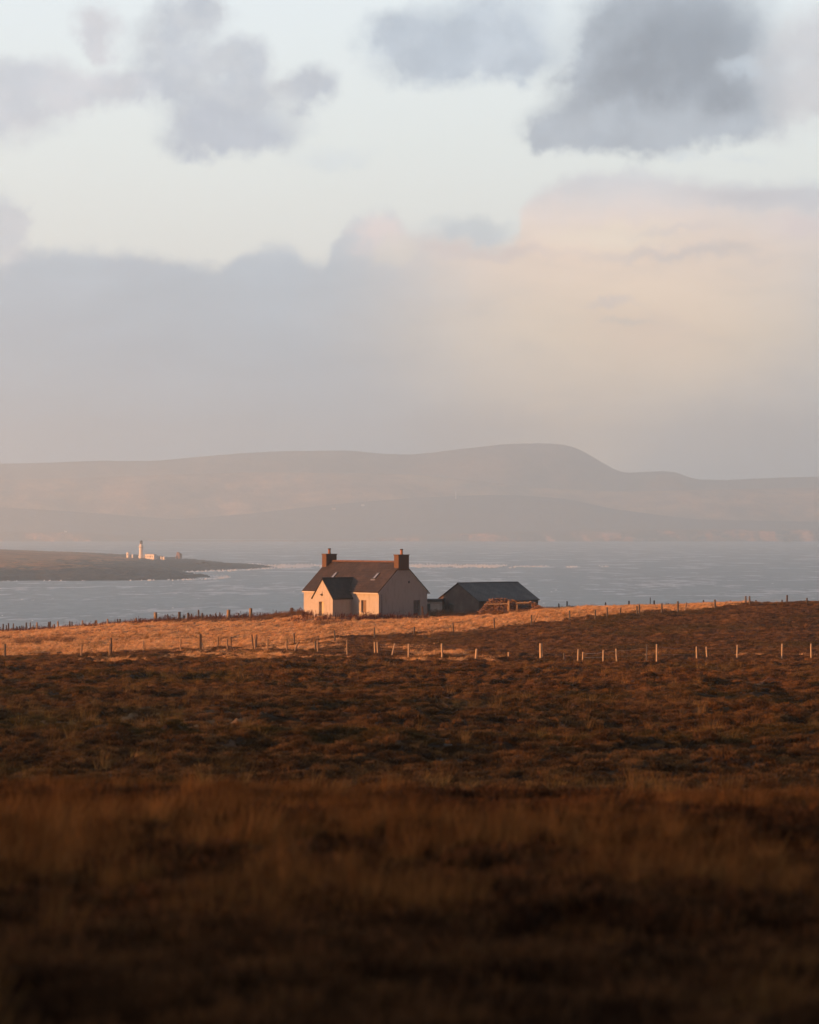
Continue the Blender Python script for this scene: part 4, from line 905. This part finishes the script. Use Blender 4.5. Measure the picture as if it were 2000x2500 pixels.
def far_house(name, px, d, w_, dep, h_, rh, base_y, label, cat, holes=(), material=M_white, flat=False, rz=12):
    x = (px - 1000) / F * d; zb_ = CAMZ - (base_y - HY) / F * d
    e = empty(name, (x, d, zb_), R(rz)); tag(e, label, cat)
    mb = MB(); mb.wall((-w_ / 2, 0, -3), (1, 0, 0), (0, -1, 0), w_, h_ + 3, [(a, b, c + 3, dd + 3) for a, b, c, dd in holes], .4); mb.wall((-w_ / 2, 0, -3), (0, 1, 0), (-1, 0, 0), dep, h_ + 3, []); mb.wall((w_ / 2, 0, -3), (0, 1, 0), (1, 0, 0), dep, h_ + 3, []); mb.wall((-w_ / 2, dep, -3), (1, 0, 0), (0, 1, 0), w_, h_ + 3, [])
    if not flat:
        mb.face([(w_ / 2, 0, h_), (w_ / 2, dep, h_), (w_ / 2, dep / 2, h_ + rh)]); mb.face([(-w_ / 2, dep, h_), (-w_ / 2, 0, h_), (-w_ / 2, dep / 2, h_ + rh)])
    mb.build('wall', material, e)
    r_ = MB()
    if flat: r_.box(-w_ / 2 - .15, w_ / 2 + .15, -.15, dep + .15, h_ + .003, h_ + .35)
    else: r_.prism([(-.2, h_), (dep / 2, h_ + rh + .05), (dep + .2, h_), (dep + .2, h_ + .25), (dep / 2, h_ + rh + .35), (-.2, h_ + .25)], 'x', -w_ / 2 - .1, w_ / 2 + .1)
    r_.build('roof', material if flat else M_slate, e)
    for (a, b, c, dd) in holes:
        o_ = MB(); o_.box(-w_ / 2 + a, -w_ / 2 + b, .36, .4, c, dd); o_.build('window', M_dark, e)
    return e
far_house('keepers_block', 365, 3840, 16, 6, 4.2, 0, 1361.5, 'long low white keepers block beside the lighthouse tower', 'building', [(1.0, 2.2, .3, 2.0), (4.2, 5.2, .3, 2.2), (6.8, 7.8, .3, 2.3), (9.4, 10.8, .3, 2.6), (12.4, 13.6, .3, 2.2)], flat=True, rz=-35)
far_house('tall_store', 311, 3860, 3.2, 3.2, 5.0, 0, 1358.5, 'narrow tall white store left of the lighthouse', 'building', [(1.2, 2.1, 1.2, 3.4)], flat=True, rz=-35)
far_house('small_hut', 323, 3870, 1.8, 2, 1.8, 0, 1357.6, 'tiny white hut between tall store and lighthouse', 'hut', flat=True, rz=-35)
far_house('small_hut', 393, 3830, 1.4, 2, 1.7, 0, 1362.3, 'tiny white hut just right of the keepers block', 'hut', flat=True, rz=-35)
lowh = empty('rounded_tank', ((401.5 - 1000) / F * 3830, 3830, CAMZ - (1362.8 - HY) / F * 3830)); tag(lowh, 'low rounded white tank right of the keepers block', 'tank')
mb = MB(); mb.lathe([(2.3, -2), (2.3, 1.2), (1.9, 1.9), (1.0, 2.3), (.01, 2.4)], n=20); mb.build('shell', M_white, lowh)
# pointed ruin with an arched opening
ru = empty('gable_ruin', ((434 - 1000) / F * 3780, 3780, CAMZ - (1360 - HY) / F * 3780), R(-30)); tag(ru, 'roofless pink gable ruin with low arch on the far point', 'ruin')
mb = MB(); out_ = [(-3.3, -2), (-3.3, .6), (-2.6, 2.2), (-1.9, 3.6), (-1.6, 6.0), (-.3, 6.9), (1.2, 5.9), (2.2, 5.2), (2.6, 3.2), (2.7, -2), (.9, -2), (.7, 0.9), (-.6, 2.6), (-1.9, 1.2), (-2.2, -2)]
mb.prism(out_, 'y', 0, 3.2); ob = mb.build('gable', M_rubble, ru)
mb = MB(); mb.wall((2.75, .3, -2), (0, 1, 0), (1, 0, 0), 5, 6.4, []); mb.box(2.72, 3.4, .3, 5.3, -2, 4.2); mb.build('side_wall', M_rubble, ru)
# skerries at the tip
def m_rock(gg):
    p = gg.n('ShaderNodeNewGeometry').outputs['Position']; n2 = gg.noise(p, 0.3, 5, 0.65)
    return pbr(gg, gg.ramp(n2, [(0.3, (0.02, 0.018, 0.017)), (0.7, (0.07, 0.06, 0.05))]), 0.9, bump(gg, n2, 1.0, 1.0), .2)
M_rock = mat('wet_rock', m_rock)
for (px, py, w_, h_, lab) in [(500, 1370.5, 16, 5, 'dark rock knob on the skyline of the lighthouse point')]:
    x = (px - 1000) / F * 3650; mb = MB(); rs2 = random.Random(3)
    for j in range(14): hull_rock(mb, (rs2.uniform(-w_ / 2, w_ / 2), rs2.uniform(-5, 5), rs2.uniform(0, h_ * .4)), (rs2.uniform(2, 4), rs2.uniform(2, 4), rs2.uniform(1, h_ * .6)), rs2, 0)
    o = mb.build('rock_outcrop', M_rock); o.location = (x, 3650, isl_z(x, 3650)); tag(o, lab, 'rock')

# surf: breaking crests as low ridges of white water
M_foam = mat('white_water', lambda gg: pbr(gg, (0.92, 0.92, 0.90), 0.8, None, .3))
def crests(specs, name, label):
    V, Fc = [], []
    for (x, y, L, h, dep, ang) in specs:
        for q in range(max(1, int(L / 4))):      # tumbling lumps of white water along the crest
            i0 = len(V); cx_, cy_ = x + fr_.uniform(-.5, .5) * L, y + fr_.uniform(-1, 1) * dep; rr_ = fr_.uniform(.7, 1.8); hh = h * fr_.uniform(.6, 1.6)
            for j in range(7):
                a_ = j / 7 * 6.283 + fr_.uniform(-.3, .3); V.append((cx_ + rr_ * math.cos(a_) * fr_.uniform(.7, 1.2), cy_ + dep * .5 * math.sin(a_), -.05))
            V.append((cx_ + fr_.uniform(-.2, .5) * rr_, cy_, hh))
            Fc += [(i0 + j, i0 + (j + 1) % 7, i0 + 7) for j in range(7)]
    o = link(mesh_np(name, V, Fc, M_foam, smooth=False)); tag(o, label, kind='stuff'); return o
S = []
for j in range(2100):     # the tide race
    xp = fr_.choice([fr_.uniform(560, 1060), fr_.uniform(1000, 1260), fr_.uniform(1060, 1520), fr_.uniform(900, 1240)]); yp = 1382 + (xp - 1000) * .0045 + fr_.gauss(0, 1.6 if xp < 1250 else .9)
    if vnoise(np.array([xp]), np.array([yp * 4]), 14, 9)[0] < (.30 if xp < 1220 else .62): continue
    X0, Y0 = seaxy(xp, yp); S.append((X0, Y0, fr_.uniform(4, 14), fr_.uniform(.7, 1.7) * (1 if xp < 1240 else .8), fr_.uniform(1.5, 4), fr_.uniform(-.25, .25)))
crests(S, 'tide_race_surf', 'line of breaking white water across the sound behind the cottage')
S = []
for i in range(2, 22):    # surf along the point
    (xa, ya), (xb, yb) = near_sh[i], near_sh[i + 1]
    for j in range(26 if i < 8 else 40):
        t = fr_.random(); px, py = xa + (xb - xa) * t, ya + (yb - ya) * t + abs(fr_.gauss(0, .9)) * (1 if i < 10 or i > 13 else 1.5)
        if fr_.random() < (.85 if i < 7 else .45): continue
        X0, Y0 = seaxy(px, py); S.append((X0, Y0, fr_.uniform(3, 16), fr_.uniform(.3, 1.6), fr_.uniform(1.5, 5), fr_.uniform(-.3, .3)))
for j in range(260):      # scattered white horses
    px, py = fr_.uniform(-200, 2200), 1400 + abs(fr_.gauss(0, 50))
    if vnoise(np.array([px / 6]), np.array([py]), 9, 19)[0] < .55: continue
    if px < 620 and py < 1424: continue
    X0, Y0 = seaxy(px, py); S.append((X0, Y0, fr_.uniform(2, 7), fr_.uniform(.08, .35), fr_.uniform(.6, 1.5), fr_.uniform(-.25, .25)))
for j in range(500):
    px, py = fr_.uniform(690, 760) if j % 3 else fr_.uniform(560, 760), fr_.gauss(1382.5, 1.6); X0, Y0 = seaxy(px, py)
    S.append((X0, Y0, fr_.uniform(4, 14), fr_.uniform(.3, 1.2), fr_.uniform(1.5, 4), 0))
crests(S, 'shore_surf', 'white surf round the lighthouse point and scattered whitecaps')

# ---------------------------------------------------------------- the hills across the water
def m_hill(gg, cs=((0.035, 0.03, 0.018), (0.11, 0.075, 0.035), (0.42, 0.26, 0.11))):
    p = gg.n('ShaderNodeNewGeometry').outputs['Position']; n = gg.noise(gg.vm('MULTIPLY', p, (1, .4, 3)), 0.0022, 6, 0.6, .5); n2 = gg.noise(p, 0.012, 5, 0.6)
    c = gg.ramp(gg.m('ADD', gg.m('MULTIPLY', n, .75), gg.m('MULTIPLY', n2, .25)), [(0.38, cs[0]), (0.5, cs[1]), (0.62, cs[2])])
    return pbr(gg, c, 0.95, bump(gg, n2, .8, 25), .1)
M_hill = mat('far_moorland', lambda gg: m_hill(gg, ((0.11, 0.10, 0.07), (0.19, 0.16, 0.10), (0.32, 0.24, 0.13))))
M_hillgold = mat('pasture_painted_sun', lambda gg: m_hill(gg, ((0.18, 0.14, 0.08), (0.40, 0.28, 0.15), (0.75, 0.50, 0.25))))  # sunlit orange painted into the colour of the rolling hills
M_hilldark = mat('far_heather_painted_shade', lambda gg: m_hill(gg, ((0.08, 0.075, 0.06), (0.12, 0.105, 0.08), (0.17, 0.14, 0.09))))  # heather tone with shade painted in, to part this layer from its neighbours
def m_cliff(gg):
    g_ = gg.n('ShaderNodeNewGeometry'); p = g_.outputs['Position']; up = gg.sep(g_.outputs['Normal'])[2]
    n2 = gg.noise(gg.vm('MULTIPLY', p, (1, 1, 3)), 0.03, 5, 0.65)
    c = gg.mix(gg.ss(up, .45, .75), gg.ramp(n2, [(0.3, (0.07, 0.05, 0.04)), (0.7, (0.60, 0.38, 0.22))]), (0.16, 0.11, 0.05))
    return pbr(gg, c, 0.95, bump(gg, n2, 1, 8), .1)
M_cliff = mat('sea_cliff', m_cliff)
def range_(name, prof, d0, depth, foot, seed, rough=1.0, xs=(-190, 2380), material=None, nx=520, ny=44, spur=0.35):
    """a hill range: crest follows the profile (pixel x -> row) at distance d0 + depth; slopes with spurs and gullies come forward to d0"""
    px = np.linspace(xs[0], xs[1], nx); t = np.linspace(0, 1.25, ny)
    PX, Tt = np.meshgrid(px, t); Dd = d0 + depth * Tt; Xh = (PX - 1000) / F * (d0 + depth) * (1 + 0 * Dd)
    pr_ = np.interp(PX, [p[0] for p in prof], [p[1] for p in prof]); kk = np.ones(9) / 9
    crest = CAMZ + (HY - pr_) / F * (d0 + depth)
    crest = np.apply_along_axis(lambda r: np.convolve(np.pad(r, 4, mode='edge'), kk, 'valid'), 1, crest)
    s_ = np.where(Tt <= 1, sstep(Tt, -.05, 1.02), 1 - (Tt - 1) * 1.2)
    n = fbm(Xh, Dd * .5, depth * spur, 5, seed) - .5
    Zh = foot + (crest - foot) * s_ + n * (crest - foot) * .55 * np.sin(np.clip(Tt, 0, 1) * math.pi) * rough
    return tag(link(mesh_np(name, np.stack([Xh, Dd, Zh], -1).reshape(-1, 3), grid_faces(*Xh.shape), material or M_hill, smooth=True)), kind='structure')
range_('far_hills', [(-700, 1150), (0, 1132), (130, 1129), (250, 1124), (380, 1125), (500, 1114), (600, 1106), (700, 1101), (850, 1099), (930, 1107), (1000, 1110), (1060, 1104), (1150, 1093), (1240, 1083), (1290, 1082), (1340, 1082), (1390, 1087), (1430, 1104), (1470, 1129), (1510, 1151), (1530, 1155), (1580, 1151), (1640, 1150), (1665, 1158), (1690, 1170), (1780, 1172), (1850, 1168), (2000, 1163), (2700, 1168)], 13900, 1300, 60, 1, .5, spur=.5)
range_('rolling_hills', [(-700, 1185), (0, 1172), (200, 1166), (420, 1158), (640, 1152), (860, 1156), (1000, 1158), (1150, 1172), (1300, 1190), (1500, 1200), (1700, 1196), (2000, 1190), (2700, 1190)], 13100, 900, 40, 2, .8, spur=.6, material=M_hillgold)
range_('middle_hills', [(-700, 1225), (0, 1238), (200, 1250), (400, 1266), (440, 1267), (600, 1255), (800, 1232), (1000, 1216), (1150, 1209), (1250, 1208), (1380, 1217), (1500, 1243), (1700, 1268), (1850, 1271), (2000, 1274), (2700, 1275)], 12350, 750, 8, 3, .35, spur=.8, material=M_hilldark)
# the coast: flat ground above low cliffs, highest to the right
pxs = np.linspace(-500, 2780, 900); tt = np.array([0, .02, .05, .1, .16, .22, .3, .5, .75, 1.0]); PXc, Tc = np.meshgrid(pxs, tt)
top_r = np.interp(PXc, [-700, 0, 150, 300, 370, 480, 700, 900, 1080, 1200, 1400, 1600, 1750, 2000, 2700], [1298, 1298, 1299, 1308, 1319, 1320, 1318.5, 1314, 1304, 1299, 1295, 1293, 1292, 1292, 1292])
face_h = CAMZ + (HY - top_r) / F * 12150
Xc_ = (PXc - 1000) / F * 12000; jag = fbm(Xc_ + Tc * 700, Tc * 400, 170, 4, 55); jag2 = fbm(Xc_ + Tc * 300, Tc * 500 + 99, 50, 3, 56)
Yc = 11960 + Tc * 700 + (jag * 260 + jag2 * 70) * (1 - Tc) ** 2
hf = sstep(Tc, -.01, .13) * (0.85 + .15 * fbm(Xc_, Tc * 300, 60, 3, 57)) + .12 * Tc
Zc = np.where(Tc == 0, -3, face_h * hf)
co_ = link(mesh_np('coast_cliffs', np.stack([Xc_, Yc, Zc], -1).reshape(-1, 3), grid_faces(*Xc_.shape), M_cliff)); tag(co_, kind='structure')
# far white farmhouses and a mast
far_house('far_farmhouse', 160, 12300, 12, 8, 6, 4, 1299, 'tiny white farmhouse on the far shore at left', 'farmhouse', rz=5)
far_house('far_farmhouse', 886, 12900, 16, 8, 6, 4, 1234, 'tiny pale farmhouse on the far hillside, right of two', 'farmhouse', rz=5)
far_house('far_farmhouse', 815, 12880, 18, 8, 6, 3, 1243, 'tiny pale farmhouse on the far hillside, left of two', 'farmhouse', rz=5)
tw = empty('far_mast', ((1113 - 1000) / F * 12900, 12900, CAMZ - (1212 - HY) / F * 12900)); tag(tw, 'pale slender mast standing on the far middle hill', 'mast')
mb = MB(); mb.lathe([(3, -10), (2.2, 24), (.1, 25)], n=10); mb.build('pole', M_white, tw)

# ---------------------------------------------------------------- the air
hb = MB(); hb.box(-2750, 3300, -2600, 16500, -10, 600)
def m_haze(name):
    m = bpy.data.materials.new(name); m.use_nodes = True; nt = m.node_tree; nt.nodes.clear()
    o = nt.nodes.new('ShaderNodeOutputMaterial'); v = nt.nodes.new('ShaderNodeVolumePrincipled')
    v.inputs['Color'].default_value = (0.80, 0.95, 0.98, 1); v.inputs['Density'].default_value = HAZE; v.inputs['Anisotropy'].default_value = 0.42
    nt.links.new(v.outputs[0], o.inputs['Volume']); return m
HAZE = 0.000145
hz = hb.build('haze', m_haze('haze_air')); tag(hz, 'thin sunset haze over sea and hills', kind='stuff')
